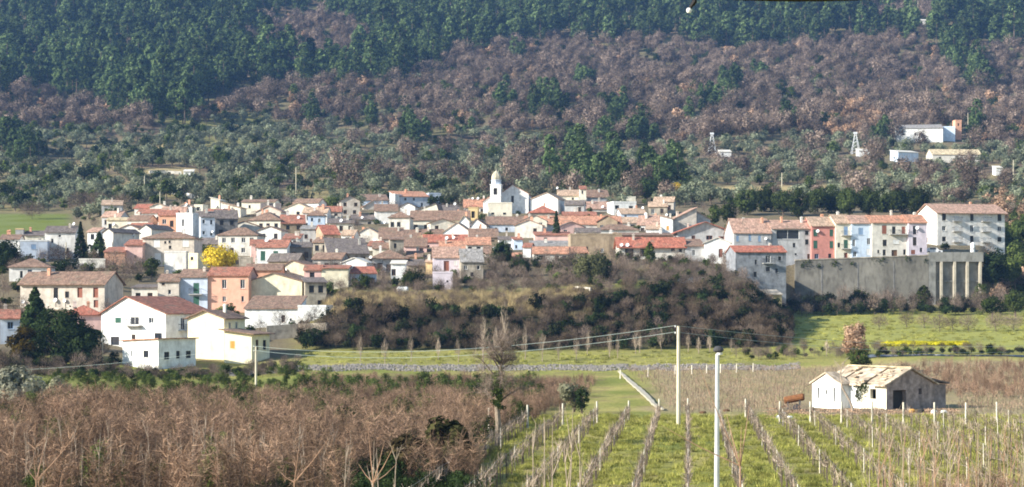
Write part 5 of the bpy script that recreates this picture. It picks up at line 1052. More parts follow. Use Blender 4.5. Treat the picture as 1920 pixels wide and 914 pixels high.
# ------------------------------------------------------------------ leafless young trees whose pale stems stand in front
def sapling(label, x, D, ytop, seed, group, r=.05, bark=PALEBARK, fork=4, lean=0):
    g = np.random.default_rng(seed); X = (x-CX)/F*D; z = tz(X, D); root = empty('young_tree', (X, D, z), 0, label, 'tree', group); Hh = (YH-ytop)/F*D-z
    mb = MB(); pts = []; ox = oy = 0
    for i in range(8): ox += g.normal()*.03*Hh/8; oy += g.normal()*.03*Hh/8; pts.append(Vector((ox+lean*Hh*(i/7)**1.5, oy, -.3+(Hh+.3)*i/7)))
    mb.tube(pts, [r*(1-.12*i) for i in range(8)], 5); mb.build('stem', bark, root)
    for k in range(fork):
        t = g.uniform(.3, .85); i = int(t*7); p = pts[i].lerp(pts[i+1], t*7-i); a = g.uniform(0, 6.283); L = Hh*g.uniform(.12, .32); q = MB(); d = Vector((math.cos(a)*.34, math.sin(a)*.3, .92))
        q.tube([p, p+d*L*.5+Vector((0,0,-.04*L)), p+d*L], [r*.5, r*.35, r*.12], 4); q.build('branch', bark, root)
        m = 5; Q = np.array([tuple(p+d*L*s) for s in np.linspace(.3, 1, m)]); v, f = twigs(g, Q, g.normal(size=(m, 3))*.5+np.array([0,0,.9]), L*.45, r*.3); link('twig', np_mesh('twig', v, f, bark), root)
    return root
SAPL = ((52,92,812),(80,88,800),(185,90,806),(212,94,832),(380,93,772),(430,90,786),(443,88,800),(455,95,806),(485,90,810),(500,91,824),(526,93,838),(556,90,790),(570,88,850),(600,90,846),(697,82,826),(712,84,840),(738,80,838),(645,84,822),(8,90,850),(30,94,840),(140,96,820),(270,95,832),(300,91,850),(152,89,842),(330,92,838))
SAPL = SAPL+tuple((20+i*19.3+8*math.sin(i*1.7), 88+10*((i*7) % 5)/5, 785+65*((i*11) % 9)/9) for i in range(34))
for i, (x, D, yt) in enumerate(SAPL): sapling('young leafless tree with pale stem at the front of the thicket', x, D, yt, 500+i, 'pale-stemmed young trees in the thicket', .045 if i < 25 else .03, lean=(.04 if i % 3 else -.05))
VS = ((1070,74,766),(1090,72,790),(1022,76,790),(1040,70,800),(1000,72,806),(1062,66,826))
for i, (x, D, yt) in enumerate(VS): sapling('straight leafless sapling between the vine rows', x, D, yt, 540+i, 'saplings between the vine rows', .05, fork=2)
for i in range(30):
    x = 1628+i*9.9+6*math.sin(i*2.3); sapling('reddish leafless shoot of the near orchard by the lower vines', x, 66+8*((i*5) % 7)/7, 782+34*((i*3) % 8)/8, 560+i, 'orchard shoots beside the lower vines', .028, REDBARK if i % 2 else PALEBARK, 4, .03*math.sin(i))
def fork_shoot(x, y, D, ends, label):
    X = (x-CX)/F*D; z = tz(X, D); root = empty('young_tree', (X, D, z), 0, label, 'tree'); o = Vector((X, D, z)); b = ray(x, y, D)-o; mb = MB(); mb.tube([(0,0,-.3), b*.5+Vector((.02,0,0)), b], [.036,.03,.026], 6); mb.build('stem', REDBARK, root)
    for i, (ex, ey) in enumerate(ends): e = ray(ex, ey, D+((i*37) % 5-2)*.25)-o; q = MB(); q.tube([b, b.lerp(e, .5)+Vector((0,0,-.06)), e], [.022,.015,.006], 5); q.build('branch', REDBARK, root)
fork_shoot(1388, 874, 58, ((1312,690),(1240,798),(1362,776),(1390,800),(1405,760),(1386,845)), 'forked red-barked young tree beside the lamp post')
fork_shoot(552, 905, 62, ((620,818),(520,880),(600,892),(560,840)), 'young tree with one long upswept branch by the thicket')
fork_shoot(700, 906, 62, ((738,838),(690,800),(744,870),(720,830),(672,870)), 'bushy forked young tree near the bramble')
fork_shoot(68, 902, 64, ((145,812),(40,860),(90,800),(60,820)), 'young forked tree by the silvery bush')
# old ivy-grown tree beside the vineyard
def ivy_tree():
    p = ground(933, 836); k = p.y/F; root = empty('ivy_tree', p, 0, 'old leafless tree with ivy-wrapped trunk at the vineyard corner', 'tree'); g = np.random.default_rng(77); h = 195*k
    mb = MB(); P = [Vector((0,0,-.4)), Vector((.05,0,h*.2)), Vector((-.05,.1,h*.4)), Vector((.12,0,h*.58)), Vector((.2,0,h*.75)), Vector((.35,.1,h*.95))]; mb.tube(P, [.26,.19,.16,.13,.09,.03], 8); mb.build('trunk', mat('grey_bark', (.26,.205,.15), .35, 3), root); tips = []
    for i in range(24):
        t = g.uniform(.34, .97); j = min(4, int(t*5)); s = P[j].lerp(P[j+1], t*5-j); a = g.uniform(0, 6.283); L = h*g.uniform(.2, .40)*(1.2-t*.6); d = Vector((math.cos(a)*.8, math.sin(a)*.6, g.uniform(.25, .95))); q = MB()
        e1 = s+d*L*.4+Vector((0,0,.1*L)); e2 = s+d*L*.75+Vector((0,0,.12*L)); e3 = s+d*L+Vector((g.normal()*.1, 0, .02*L)); q.tube([s, e1, e2, e3], [.06,.042,.025,.008], 5); q.build('branch', BARK, root); tips += [e1, e2, e3, (e1+e2)/2, (e2+e3)/2]
    T = np.repeat(np.array([tuple(t) for t in tips]), 24, 0); v, f = twigs(g, T+g.normal(size=T.shape)*.12, g.normal(size=T.shape)*.8+np.array([0,0,.7]), .9, .016); link('twigs', np_mesh('twigs', v, f, TWIG('ivytree', (.13,.10,.08), .35, (.32,.25,.20))), root)
    C = np.array([(.05+g.normal()*.16, g.normal()*.16, z) for z in np.linspace(h*.36, h*.72, 26)]); v, f = leaves(g, C, .26, 40, .14); link('ivy', np_mesh('ivy', v, f, L_IVY), root)
ivy_tree()
# ------------------------------------------------------------------ vineyard
dirx, diry = (1290-CX)/F, 1.0; nrm = math.hypot(dirx, diry); RV = Vector((dirx/nrm, diry/nrm, 0)); RN = Vector((RV.y, -RV.x, 0)); SP = 2.42
O0 = ray(1290, 600, 150); O0.z = 0
POST = mat('vineyard_concrete', (.62,.57,.46), .2, 3); WIRE = mat('galvanised_wire', (.45,.45,.45), .1, 3, .4, metal=.6)
VINES = []
for i in range(4):
    g = np.random.default_rng(600+i); mb = MB(); mb.tube([(0,0,-.1),(.04,.02,.4),(-.02,.05,.85)], [.028,.022,.016], 5); m = 28
    Q = np.stack([g.uniform(-.08, .08, m), g.uniform(-.55, .55, m), g.uniform(.55, 1.15, m)], 1); v, f = twigs(g, Q, g.normal(size=(m, 3))*np.array([.35,.6,.3])+np.array([0,0,.6]), .6, .026)
    VINES.append(proto(make('grapevine', mb, [(v, f, 1)], [BARK, T_VINE])))
vp = []; az = math.atan2(-RV.x, RV.y)
for r in range(-7, 17):
    o = O0+RN*(r*SP); t0, t1 = 60, (149 if r >= 3 else 158-max(0, -r-1)*4.5)
    pts = []
    for t in np.arange(t0, t1+.01, 1.25):
        p = o+RV*(t-150); D = p.y; u = CX+F*p.x/D; pts.append((p.x, p.y, u, D))
    vis = [q for q in pts if q[2] > THK(q[3])-60 and -40 < q[2] < 1990 and q[1] < 162]
    if len(vis) < 6: continue
    far, near = vis[-1], vis[0]; root = empty('vine_trellis', (far[0], far[1], tz(far[0], far[1])), az, 'vineyard trellis row with pale concrete end post and wires', 'trellis', 'trellis rows of the near vineyard')
    L = len(vis)*1.25; inv = Matrix.Translation(root.location) @ Matrix.Rotation(az, 4, 'Z'); inv = inv.inverted()
    mb = MB(); q = inv @ Vector((far[0], far[1], tz(far[0], far[1]))); mb.tube([(0,.3,-.4),(.02*math.sin(r*3),.3+.10*math.sin(r*2.1),1.75)], [.09,.075], 4); mb.build('end_post', POST, root)
    for j in range(len(vis)-5, 0, -4):
        c = inv @ Vector((vis[j][0], vis[j][1], tz(vis[j][0], vis[j][1]))); mb = MB(); mb.tube([c+Vector((0,0,-.3)), c+Vector((.03*math.sin(j), .02, 1.35))], [.033,.028], 4); mb.build('post', (POST if (j//4) % 4 == 0 else BARK), root)
    for hz in (.8, 1.3):
        mb = MB(); mb.tube([inv @ Vector((v[0], v[1], tz(v[0], v[1])+hz)) for v in vis[::4]]+[inv @ Vector((far[0], far[1], tz(far[0], far[1])+hz))], .006, 3); mb.build('wire', WIRE, root)
    for v in vis: vp.append((v[0]+RNG.normal()*.05, v[1], tz(v[0], v[1]), v[2], v[3]))
vp = np.array(vp); inv_ = (vp[:, 3] > 0) & (vp[:, 3] < 1920) & (YH-F*vp[:, 2]/vp[:, 4] < 925); key = np.where(inv_, vp[:, 4], 1e6); od = np.argsort(key)
for i in od[:300]:
    o = VINES[int(RNG.integers(4))].copy(); o.name = 'grapevine'; COL.objects.link(o); o.location = vp[i, :3]; o.rotation_euler = (0, 0, az+RNG.normal()*.1+(math.pi if RNG.random() < .5 else 0)); q = RNG.uniform(.75, 1.15); o.scale = (q, q, q*RNG.uniform(.9, 1.15)); tag(o, 'pruned leafless grapevine in the near vineyard rows', 'grapevine', 'grapevines of the near rows')
rest = od[300:]; scatter('vine_rows', VINES, vp[rest, :3], az+RNG.normal(size=len(rest))*.1, RNG.uniform(.8, 1.15, len(rest)), RNG.integers(0, 4, len(rest)), 'farther leafless grapevines along the trellis rows', 'grapevines')
PV = []
for i in range(3):
    g = np.random.default_rng(640+i); mb = MB(); mb.tube([(0,0,-.1),(0,0,.6)], [.03,.02], 4); mb.tube([(.1,0,-.1),(.1,0,1.1)], [.02,.016], 4); m = 26; Q = np.stack([g.normal(size=m)*.25, g.normal(size=m)*.4, g.uniform(.4, 1.1, m)], 1); v, f = twigs(g, Q, g.normal(size=(m, 3))*.5+np.array([0,0,.7]), .55, .045); PV.append(proto(make('stake_vine', mb, [(v, f, 1)], [BARK, T_PINK])))
def pink_vineyard():
    P = []; a = R(38); ca, sa = math.cos(a), math.sin(a)
    for i in np.arange(-90, 110, 2.5):
        for j in np.arange(-110, 110, 1.5):
            X = 40+ca*i-sa*j+RNG.normal()*.12; Y = 220+sa*i+ca*j+RNG.normal()*.12
            if not 172 < Y < 266: continue
            u = CX+F*X/Y
            if u < np.interp(Y, [172,230,266], [1268,1215,1172]) or u > 2080 or (1500 < u < 1800 and Y < 212) : continue
            P.append((X, Y))
    P = np.array(P); k = clear_of_houses(P[:, 0], P[:, 1], .3); P = P[k]; n = len(P); strew('staked_vineyard', PV, np.stack([P[:, 0], P[:, 1], terr(P[:, 0], P[:, 1])], 1), .5, .85, 'far vineyard of short staked vines with pinkish canes', 'vineyard', .2)
pink_vineyard()
strew('reed_scrub', [NBRUSH[0], NBRUSH[2]], region(420, 1690, 2060, 206, 264, 0), .2, .42, 'pinkish brush beyond the ruined farmhouse', 'brush', .3)
strew('orchard_brush', [NBRUSH[1], NBRUSH[3]], region(120, 1640, 1960, 60, 84, 0, lambda u, D: u > 1900-(D-60)*9), .28, .5, 'low twiggy regrowth below the near orchard shoots', 'brush', .3)
GT = [proto(make('grass_tuft', None, [(*twigs(np.random.default_rng(i), ball(np.random.default_rng(i), 60)*np.array([.35,.35,.02]), np.random.default_rng(i+5).normal(size=(60,3))*.5+np.array([0,0,1]), .22, .03), 0)], [L_GRASS])) for i in range(3)]
strew('vineyard_grass', GT, region(4500, 820, 2000, 80, 166, 0, lambda u, D: u > THK(D)-40), .6, 1.6, 'uneven green grass between the vine rows', 'grass', .4)
strew('field_tufts', [GT[0], GT[1], GT[2]], np.concatenate([region(1300, 1490, 2000, 302, 422, 0), region(500, 560, 1490, 280, 304, 0)]), .8, 2.0, 'rough tufts and dry weeds in the green field', 'grass', .3)
strew('leaf_litter', [proto(make('litter', None, [(*leaves(np.random.default_rng(8), np.zeros((1,3)), .8, 40, .14, squash=.06), 0)], [L_RUSS]))], region(260, 1430, 1800, 160, 186, 0), .6, 1.3, 'dead brown weeds round the ruined farmhouse', 'weeds')
# line of posts at the head of the far vineyard and by the farmhouse
for i, (x, y) in enumerate(((1266,697),(1297,697),(1325,696),(1351,695),(1381,694),(1412,693),(1163,706),(1215,702))):
    p = ground(x, y+5); mb = MB(); mb.tube([(0,0,-.4),(.04,0,1.25)], [.1,.085], 4); o = mb.build('vineyard_post', POST, None, p); tag(o, 'short pale post along the far vineyard edge by the stones', 'post', 'posts along the far vineyard edge')
# concrete channel
strip('irrigation_channel', [(1160,699),(1200,735),(1243,771)], lambda t: .12+.5*math.sin(math.pi*min(1, t*.8+.12))**1.2, mat('channel_concrete', (.44,.40,.31), .2, 2), .08, None, None)
oc = bpy.data.objects['irrigation_channel']; tag(oc, 'narrow pale concrete channel running diagonally down the vineyard edge', 'channel'); sm = oc.modifiers.new('thickness', 'SOLIDIFY'); sm.thickness = .2
# ------------------------------------------------------------------ ruined farmhouse
def farmhouse():
    WH = wm('chalk'); ST = mat('rubble_stone', (.36,.285,.25), .45, 1.6, .95, 'wall'); OLD = mat('old_tiles', (.50,.40,.29), .4, 1.0, .95, 'roof'); YL = wm('cream')
    D = 184.0; k = D/F; c0 = ray(1662, 768, D); c0.z = tz(c0.x, c0.y)-.05; H = 2.4; HR = 3.85; L, Wd = 8.4, 7.0
    yaw = R(36); root = empty('ruined_farmhouse', c0, yaw, 'ruined farmhouse with patchy tiled roof, white front and dark stone gable', 'farmhouse')
    # local: gable on y = 0 facing the camera (x 0..Wd), long white wall on x = 0 running back along +y
    T = lambda a, b, c: Vector((a, b, c)); TL = lambda a, b, c: Vector((b, L-a, c)); TR = lambda a, b, c: Vector((Wd-b, a, c)); TB = lambda a, b, c: Vector((Wd-a, L-b, c))
    mb = MB(); wall_face(mb, T, Wd, -.8, H, [(1.9,.95,1.9,1.9),(4.9,1.7,.5,.6)], 0, .5); mb.poly([(0,0,H),(Wd,0,H),(Wd*.5,0,HR)]); mb.build('gable_wall', ST, root)
    mb = MB(); wall_face(mb, TL, L*.6, -.8, H, [(3.0,1.1,.8,2.1),(4.5,1.4,.45,.8)], 0, .45); mb.build('white_wall', WH, root)
    mb = MB(); TL2 = lambda a, b, c: Vector((b, L*.4-a, c)); wall_face(mb, TL2, L*.4, -.8, H, [(1.6,1.5,.8,1.0)], 0, .4); mb.build('yellowed_wall', YL, root)
    mb = MB(); wall_face(mb, TR, L, -.8, H, []); wall_face(mb, TB, Wd, -.8, H, []); mb.poly([(Wd,L,H),(0,L,H),(Wd*.5,L,HR)]); mb.build('rear_wall', ST, root)
    for nm, q in (('doorway',(.46,.5,L-3.42,L-2.58,0,2.17)),('window',(.46,.5,L-4.74,L-4.26,.98,1.82)),('barn_doorway',None)):
        mb = MB()
        if q: mb.box(*q)
        else: mb.box(.95, 2.85, .5, .54, 0, 1.9)
        mb.build(nm, FRAMES['k'], root)
    # arched surround of the doorway
    mb = MB()
    for i in range(9): a = math.pi*i/8; y = L-3.0+math.cos(a)*.5; mb.box(-.05, -.004, y-.1, y+.1, 1.95+math.sin(a)*.22, 2.12+math.sin(a)*.22)
    mb.build('door_arch', WH, root)
    # broken roof: separate bands of tiles with gaps, each at its own height
    g = random.Random(4); ys = [-.3, 1.7, 3.0, 4.6, 6.4, 8.7]
    for i in range(5):
        y0, y1 = ys[i]+.04, ys[i+1]-.04; dz = (.12, -.10, .06, -.04, .10)[i]; mb = MB(); lo = (-.45, .5, -.4, -.2, .3)[i]
        pr = [(lo, H+(HR-H)*lo/(Wd*.5)+dz), (Wd*.5, HR+dz), (Wd+.4, H-.2+dz)]; roof_slab(mb, pr, (y0, y1, 'y'), .05, .14); mb.build('roof_band', OLD, root)
    for i in range(16):
        t = g.uniform(.02, .9); y = g.uniform(0, 8.2); x = Wd*.5*t; z = H+(HR-H)*t+.30; mb = MB(); mb.box(x-.25, x+.25, y-.3, y+.3, z-.06, z+.05); o = mb.build('loose_tile', OLD, root); 
    mb = MB(); mb.box(Wd*.5-.18, Wd*.5+.18, -.2, L, HR+.22, HR+.34); mb.build('ridge_tiles', rm('straw'), root)
    # lean-to on the far side of the gable
    mb = MB(); mb.box(Wd+.004, Wd+2.4, .6, 5, -.8, 2.3); mb.build('lean_to', ST, root); mb = MB(); mb.prism([(Wd-.02,.35,2.85),(Wd+2.7,.35,2.32),(Wd+2.7,.35,2.46),(Wd-.02,.35,2.99)], (0,0,0), (0,4.9,0)); mb.build('lean_to_roof', rm('dark'), root)
    # white annex with a gable of its own at the far end of the front
    ax = MB(); TA = lambda a, b, c: Vector((-1.2+b, L+.6-a, c)); wall_face(ax, TA, 4.0, -.8, 2.4, [(.9,1.4,.28,1.1),(2.0,1.5,.3,.5),(3.1,1.3,.28,1.5)], 0, .3)
    ax.poly([TA(0,0,2.4), TA(4.0,0,2.4), TA(2.0,0,3.4)]); ax.poly([(-1.2,L-3.4,-.8),(0,L-3.4,-.8),(0,L-3.4,2.5),(-1.2,L-3.4,2.4)]); ax.poly([(-1.2,L+.6,-.8),(0,L+.6,-.8),(0,L+.6,2.5),(-1.2,L+.6,2.4)]); ax.build('annex_wall', WH, root)
    for a, z, w, h in ((.9,1.4,.28,1.1),(2.0,1.5,.3,.5),(3.1,1.3,.28,1.5)): q = MB(); q.box(a-w/2, a+w/2, .3, .33, z-h/2, z+h/2, 0, TA); q.build('slit_window', FRAMES['k'], root)
    for sgn, (a0, a1) in enumerate(((-.25, 2.0), (4.25, 2.0))): q = MB(); z0 = 2.26; q.prism([TA(a0,-.2,z0+.02), TA(a1,-.2,3.44), TA(a1,-.2,3.58), TA(a0,-.2,z0+.16)], (0,0,0), (1.6,0,0)); q.build('annex_roof', OLD, root)
    # ivy on the front
    gg = np.random.default_rng(9); C = np.stack([np.full(16, -.1), gg.uniform(2.6, 3.8, 16), gg.uniform(.5, 2.4, 16)], 1); v, f = leaves(gg, C, .45, 40, .13); link('ivy', np_mesh('ivy', v, f, L_GREEN), root)
    FT2.append((c0.x, c0.y))
FT2 = []; farmhouse()
def vine_trunk():
    p = ground(1590, 766, 178); root = empty('twisted_tree', p, 0, 'bent leafless tree leaning against the white farmhouse front', 'tree'); mb = MB(); mb.tube([(0.6,0,-.3),(.2,0,.9),(-.5,.2,2.2),(-.7,.2,3.6),(-.3,.2,4.8)], [.13,.11,.09,.06,.02], 6); mb.build('trunk', PALEBARK, root); g = np.random.default_rng(5)
    for i in range(8):
        a = g.uniform(0, 6.28); s = Vector((-.6, .2, 2.4+i*.28)); q = MB(); e = s+Vector((math.cos(a)*.9, math.sin(a)*.5, .9)); q.tube([s, s.lerp(e, .5), e], [.04,.025,.008], 4); q.build('branch', PALEBARK, root)
vine_trunk()
def tank_cart():
    p = ground(1489, 770); root = empty('rusty_tank', p, R(-12), 'rusty cylindrical tank tilted on a low wheeled stand', 'tank'); k = p.y/F; L = 38*k; RU = mat('rust', (.20,.085,.035), .5, 3, .85)
    mb = MB(); P = [Vector((-L/2, 0, .95)), Vector((-L/2+.12, 0, .96)), Vector((L/2-.12, 0, 1.32)), Vector((L/2, 0, 1.33))]; mb.tube(P, [.26,.36,.36,.26], 12); mb.build('barrel', RU, root)
    for x in (-L*.3, L*.28): q = MB(); q.box(x-.06, x+.06, -.4, .4, .1, .85+.16*(x > 0)); q.build('stand', IRON, root)
    for y in (-.5, .5): q = MB(); q.tube([(L*.1, y-.07, .3),(L*.1, y+.07, .3)], [.32,.32], 12); q.build('wheel', IRON, root)
    q = MB(); q.tube([(-L/2-.8,0,.15),(-L*.3,0,.5)], [.04,.05], 5); q.build('drawbar', RU, root)
tank_cart()
DEB = [(1462,786,'w'),(1481,787,'w'),(1466,780,'w'),(1820-110,774,'y'),(1727,774,'k'),(1752,776,'w'),(1770,777,'w'),(1318,776,'n'),(1362,772,'n')]
for i, (x, y, c) in enumerate(DEB):
    p = ground(x, y); s = 5*p.y/F; mb = MB(); mb.lathe([(.0,-.2),(s,-.1),(s*1.1,s*.9),(s*.7,s*1.5),(0,s*1.55)], (0,0,0), 8); lb = ('white plastic tub lying by the rusty tank','round white stone near the tank wheel','small white container behind the tub','yellowish feed bag before the stone gable','dark bin before the stone gable','white bucket on the farmyard grass','small white pail farther along the farmyard','brown soil heap by the lamp post','brown mound of prunings between vine rows')[i]
    o = mb.build(('tub','stone','container','feed_bag','bin','bucket','pail','soil_heap','soil_heap')[i], FRAMES.get(c), None, p); o.scale = (1.2, 1, .6 if c == 'n' else .9); tag(o, lb, ('tub','stone','container','bag','bin','bucket','pail','heap','heap')[i])
# ------------------------------------------------------------------ poles and wires
def pole(label, x, yt, yb, D, r=.16, arms=True, m=None, name='utility_pole'):
    p = ray(x, yb, D); p.z = tz(p.x, p.y); Hh = (YH-yt)/F*D-p.z; root = empty(name, p, 0, label, 'pole'); mb = MB(); mb.tube([(0,0,-.8),(0,0,Hh)], [r, r*.72], 10); mb.build('shaft', m or mat('pole_concrete', (.62,.56,.42), .15, 1), root)
    if arms:
        for z in (Hh-.12, Hh-.62):
            q = MB(); q.box(-.28, .05, -.04, .04, z-.04, z+.04); q.build('bracket', IRON, root); q = MB(); q.lathe([(0,z+.04),(.05,z+.05),(.06,z+.1),(.035,z+.13),(.05,z+.17),(0,z+.2)], (-.24,0,0), 8); q.build('insulator', FRAMES['w'], root)
    return root, p, Hh
r1, p1, H1 = pole('tall concrete power pole standing in the vineyard', 1272, 612, 798, 145, .17)
r2, p2, H2 = pole('wooden power pole before the cream house', 480, 650, 738, 220, .15)
pole('pale thin pole beside the fir garden', 192, 618, 690, 286, .10, False)
for i, (x, yt, yb, lb) in enumerate(((555,315,372,'wooden pole on the slope above the long pale house'),(765,318,352,'thin pole among olives above the orange-roofed house'),(1466,324,352,'pale pole in the clearing above the umbrella pines'),(1721,2,40,'white mast in the clearing above the pine wood'),(1873,138,162,'grey pole among bare trees near the ravine pines'),(1815,212,262,'thin pole behind the hillside water works'),(1900,300,340,'slim pole by the tiny white cabin'),(271,330,372,'wooden pole by the olive slope above the red-strip house'),(300,360,395,'wooden pole behind the white topmost house'),(124,455,492,'street pole before the dark-roofed white house'))):
    pole(lb, x, yt, yb, dist_at(x, yb), .16, False)
WM_ = mat('wire_green_white', (.42,.50,.46), .1, 3, .5)
def wire(label, a, b, sag, r=.013):
    n = 24; mb = MB(); c = Vector(a); mb.tube([Vector(a).lerp(Vector(b), t)-c-Vector((0,0,4*sag*t*(1-t))) for t in np.linspace(0, 1, n)], r, 4); o = mb.build('power_line', WM_, None, c); return tag(o, label, 'wire')
t1 = p1+Vector((-.24,0,H1+.05)); t1b = p1+Vector((-.24,0,H1-.45)); t2 = p2+Vector((-.24,0,H2+.05)); t2b = p2+Vector((-.24,0,H2-.45))
wire('upper power line slung between the concrete and wooden poles', t1, t2, 1.3); wire('lower power line slung between the concrete and wooden poles', t1b, t2b, 1.4)
e = ray(2050, 642, 230); wire('upper power line leaving the concrete pole over the green field', t1, e, 1.0); wire('lower power line leaving the concrete pole over the green field', t1b, e-Vector((0,0,.6)), 1.1)
e = ray(-60, 697, 245); wire('power line from the wooden pole past the fir garden', t2, e, .6)
# street lamp near the camera
def street_lamp():
    D = 60.0; p = ray(1344, 914, D); p.z = tz(p.x, p.y); Hh = (YH-664)/F*D-p.z; root = empty('street_lamp', p, 0, 'tall pale metal street lamp post with small dark lantern', 'street lamp'); m = mat('galvanised_steel', (.62,.64,.66), .1, 2, .4, metal=.4)
    mb = MB(); mb.tube([(0,0,-.5),(0,0,Hh*.5),(.02,0,Hh)], [.10,.085,.062], 12); mb.build('post', m, root)
    q = MB(); q.lathe([(0,Hh+.02),(.07,Hh+.02),(.17,Hh+.10),(.17,Hh+.15),(.10,Hh+.24),(0,Hh+.26)], (.05,-.02,0), 14); o = q.build('lantern', IRON, root); q = MB(); q.lathe([(0,Hh-.05),(.08,Hh-.03),(.11,Hh+.04),(0,Hh+.05)], (.09,-.06,0), 12); q.build('glass', mat('lamp_glass', (.8,.8,.8), .05, 2, .2), o)
street_lamp()
# cable and fitting hanging close overhead
def cable():
    D = 15.0; P = [ray(x, -4-7*((x-1500)/190)**2*(1 if abs(x-1500) < 900 else 1), D) for x in np.linspace(700, 2300, 33)]; c = P[16]; mb = MB(); mb.tube([p-c for p in P], .032, 8); o = mb.build('overhead_cable', mat('black_rubber', (.02,.018,.018), .2, 3, .6), None, c); tag(o, 'thick black overhead cable sagging high above the vineyard', 'cable')
    a = ray(1303, -11, D); root = empty('cable_fitting', a, 0, 'small black fitting with white tip hanging from the cable', 'fitting'); q = MB(); q.tube([(0,0,0), ray(1302, 4, D)-a, ray(1294, 15, D)-a], [.018,.02,.014], 8); q.build('stem', MATS['black_rubber'], root); q = MB(); b = ray(1292, 20, D)-a; q.lathe([(0,-.022),(.016,-.018),(.024,0),(.016,.018),(0,.022)], b, 10); q.build('tip', FRAMES['w'], root)
cable()
# lattice masts on the slope
def mast(label, x, yt, yb):
    p = ground(x, yb); k = p.y/F; Hh = (yb-yt)*k; w = 17*k/2; root = empty('lattice_mast', p, 0, label, 'mast'); m = mat('white_steel', (.72,.74,.76), .1, 2, .5)
    top = .16*w; c = [(-1,-1),(1,-1),(1,1),(-1,1)]
    for a, b in c: q = MB(); q.tube([(a*w,b*w,-1),(a*top,b*top,Hh)], [.10,.07], 4); q.build('leg', m, root)
    for i in range(6):
        z0, z1 = Hh*i/6, Hh*(i+1)/6; f0, f1 = w+(top-w)*i/6, w+(top-w)*(i+1)/6; q = MB()
        for j in range(4): (a, b), (e, f) = c[j], c[(j+1) % 4]; q.tube([(a*f0,b*f0,z0),(e*f1,f*f1,z1)], .035, 3); q.tube([(e*f0,f*f0,z0),(a*f1,b*f1,z1)], .035, 3)
        q.build('bracing', m, root)
    q = MB(); q.box(-top-.5, top+.5, -.4, .4, Hh, Hh+.8); q.build('head', m, root)
mast('bright white lattice mast standing in the olive grove', 1335, 254, 292); mast('faint grey-white lattice mast nearer the water works', 1604, 252, 290)
# gas tank on the terrace
def gas_tank():
    p = ground(755, 552); root = empty('gas_tank', p, 0, 'white horizontal gas tank on the grassy terrace', 'tank'); k = p.y/F; L = 22*k; mb = MB(); mb.tube([(-L/2,0,.85),(-L/2+.1,0,.85),(-L/2+.35,0,.85),(L/2-.35,0,.85),(L/2-.1,0,.85),(L/2,0,.85)], [.15,.42,.55,.55,.42,.15], 14); mb.build('vessel', wm('chalk'), root, smooth=False)
    for x in (-L*.28, L*.28): q = MB(); q.box(x-.1, x+.1, -.4, .4, -.3, .42); q.build('saddle', CONC, root)
    q = MB(); q.lathe([(.18,1.36),(.18,1.55),(0,1.6)], (0,0,0), 10); q.build('valve_cap', FRAMES['g'], root)
gas_tank()
def white_cistern():
    p = ray(1824, 470, 434.5); root = empty('cistern', p, 0, 'white upright water cistern on the buttressed wall terrace', 'tank'); p2 = tz(p.x, p.y); k = p.y/F; mb = MB(); mb.lathe([(0,-1),(.55,-1),(.56,1.4),(.4,1.7),(.18,1.78),(.16,1.9),(0,1.92)], (0,0,0), 14); mb.build('vessel', wm('chalk'), root); q = MB(); q.lathe([(.58,.3),(.60,.35),(.58,.4)], (0,0,0), 14); q.build('hoop', IRON, root)
white_cistern()
# parked cars on the terrace
def car(label, x, y, D, rz, paint):
    p = ray(x, y, D); p.z = max(p.z, tz(p.x, p.y)); root = empty('parked_car', p, rz, label, 'car', 'cars parked on the terrace'); pm = mat('paint_'+paint, dict(white=(.8,.8,.8), silver=(.5,.52,.55))[paint], .05, 2, .3)
    mb = MB(); mb.prism([(-1.95,-.8,.3),(1.95,-.8,.3),(2.0,-.8,.65),(1.2,-.8,.85),(.6,-.8,1.38),(-1.0,-.8,1.42),(-1.7,-.8,.95),(-2.0,-.8,.85)], (0,0,0), (0,1.6,0)); mb.build('body', pm, root)
    q = MB(); q.box(-.95, .5, -.815, .815, .95, 1.28); q.build('side_window', GLASS, root); q = MB(); q.poly([(1.16,-.7,.9),(1.16,.7,.9),(.66,.62,1.34),(.66,-.62,1.34)]); q.build('windscreen', GLASS, root)
    for x in (-1.25, 1.25):
        for y in (-.78, .78): q = MB(); q.tube([(x,y-.1,.31),(x,y+.1,.31)], [.31,.31], 12); q.build('wheel', IRON, root)
    for y in (-.6, .6): q = MB(); q.box(1.93, 2.01, y-.15, y+.15, .58, .72); q.build('headlight', FRAMES['w'], root)
car('white hatchback parked before the pale lilac end house', 1719, 478, 438, R(180), 'white'); car('white car parked by the gap beside the lilac house', 1750, 476, 438, 0, 'white'); car('silver car parked under the grey-beige row house', 1704, 480, 438.5, R(170), 'silver')
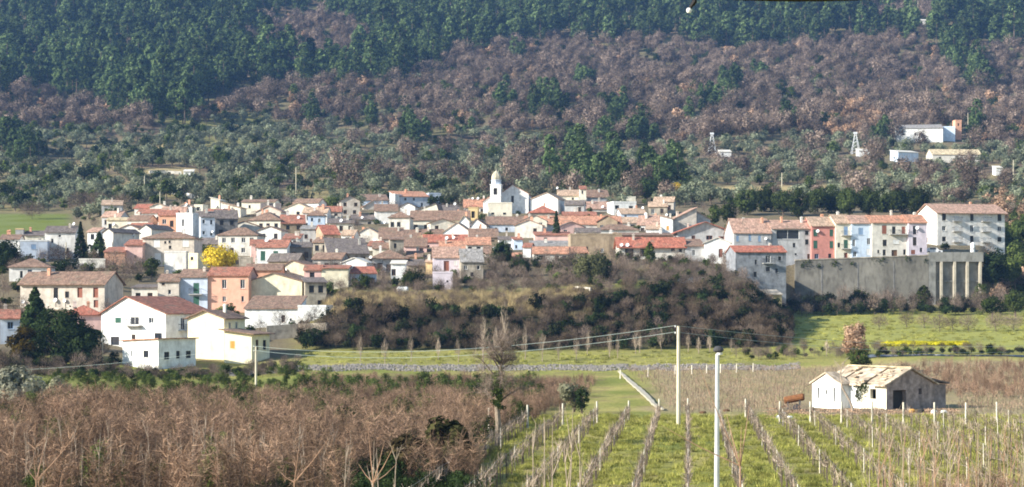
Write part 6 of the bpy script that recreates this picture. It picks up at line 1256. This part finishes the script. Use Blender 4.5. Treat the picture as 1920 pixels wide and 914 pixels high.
# satellite dishes, each set where a roof or wall is met
DISH = None
def dish_meshes():
    b = MB(); b.lathe([(0,0),(.2,.02),(.38,.08),(.5,.16)], (0,0,0), 14); me = b.mesh('bowl', mat('dish_white', (.85,.85,.84), .04, 2, .5)); a = MB(); a.tube([(0,-.45,.1),(0,-.1,.5)], .02, 5); a.box(-.05,.05,-.14,-.04,.46,.56); am = a.mesh('feed_arm', IRON); m = MB(); m.tube([(0,0,-1.2),(0,0,0)], .03, 6); return me, am, m.mesh('mast', IRON)
BOWL, ARM, MAST = dish_meshes()
bpy.context.view_layer.update(); DG = bpy.context.evaluated_depsgraph_get()
DISHES = [(139,420),(213,423),(250,443),(308,418),(418,392),(440,450),(421,448),(500,453),(508,449),(560,410),(536,509),(660,504),(640,416),(679,410),(720,420),(695,485),(717,488),(838,449),(851,448),(853,383),(886,374),(896,374),(928,468),(1045,353),(1130,390),(1131,404),(1165,462),(1176,462),(1205,390),(1185,390),(1436,450),(1533,436),(1719,430),(44,569),(104,566),(122,567),(165,501),(1211,402),(702,452),(1014,500),(398,437),(405,389),(350,386),(1250,405)]
def find_roof(x, y):
    dv = Vector(((x-CX)/F, 1, (YH-y)/F)).normalized(); o = Vector((0,0,0)); best = None
    for dy in (0, 2, 4, 6, 8):
        dv = Vector(((x-CX)/F, 1, (YH-(y+dy))/F)).normalized(); s = dv*200; 
        for _ in range(6):
            hit, loc, nr, ix, ob, mx = SC.ray_cast(DG, s, dv, distance=500)
            if not hit: break
            if ob.name.startswith(('wall', 'roof', 'parapet')): return loc
            s = loc+dv*.05
    return None
for i, (x, y) in enumerate(DISHES):
    loc = find_roof(x, y)
    if loc is None: continue
    z = (YH-y)/F*loc.y; root = empty('satellite_dish', (loc.x, loc.y-.15, max(z, loc.z+.25)), R(-20+12*math.sin(i)), 'round white satellite dish fixed on a village house', 'satellite dish', 'satellite dishes on the houses'); s = .7+.25*((i*7) % 5)/5
    b = link('bowl', BOWL, root, (0,-.05,0), 0, (s,s,s)); b.rotation_euler = (R(68),0,0); a = link('feed_arm', ARM, b); link('mast', MAST, root, (0,.1,0))
# ------------------------------------------------------------------ haze: the air of the valley
hz = MB(); hz.box(-640, 640, -95, 1830, -14, 420); hm = bpy.data.materials.new('haze_air'); hm.use_nodes = True; hn = hm.node_tree.nodes; hn.remove(hn['Principled BSDF']); pv = hn.new('ShaderNodeVolumePrincipled')
pv.inputs['Color'].default_value = (.26,.50,1.0,1); pv.inputs['Density'].default_value = .000085; pv.inputs['Anisotropy'].default_value = 0.0
hm.node_tree.links.new(pv.outputs[0], hn['Material Output'].inputs['Volume']); ho = hz.build('haze', hm); tag(ho, 'thin bluish haze filling the valley air', None, None, 'stuff'); ho.display_type = 'WIRE'
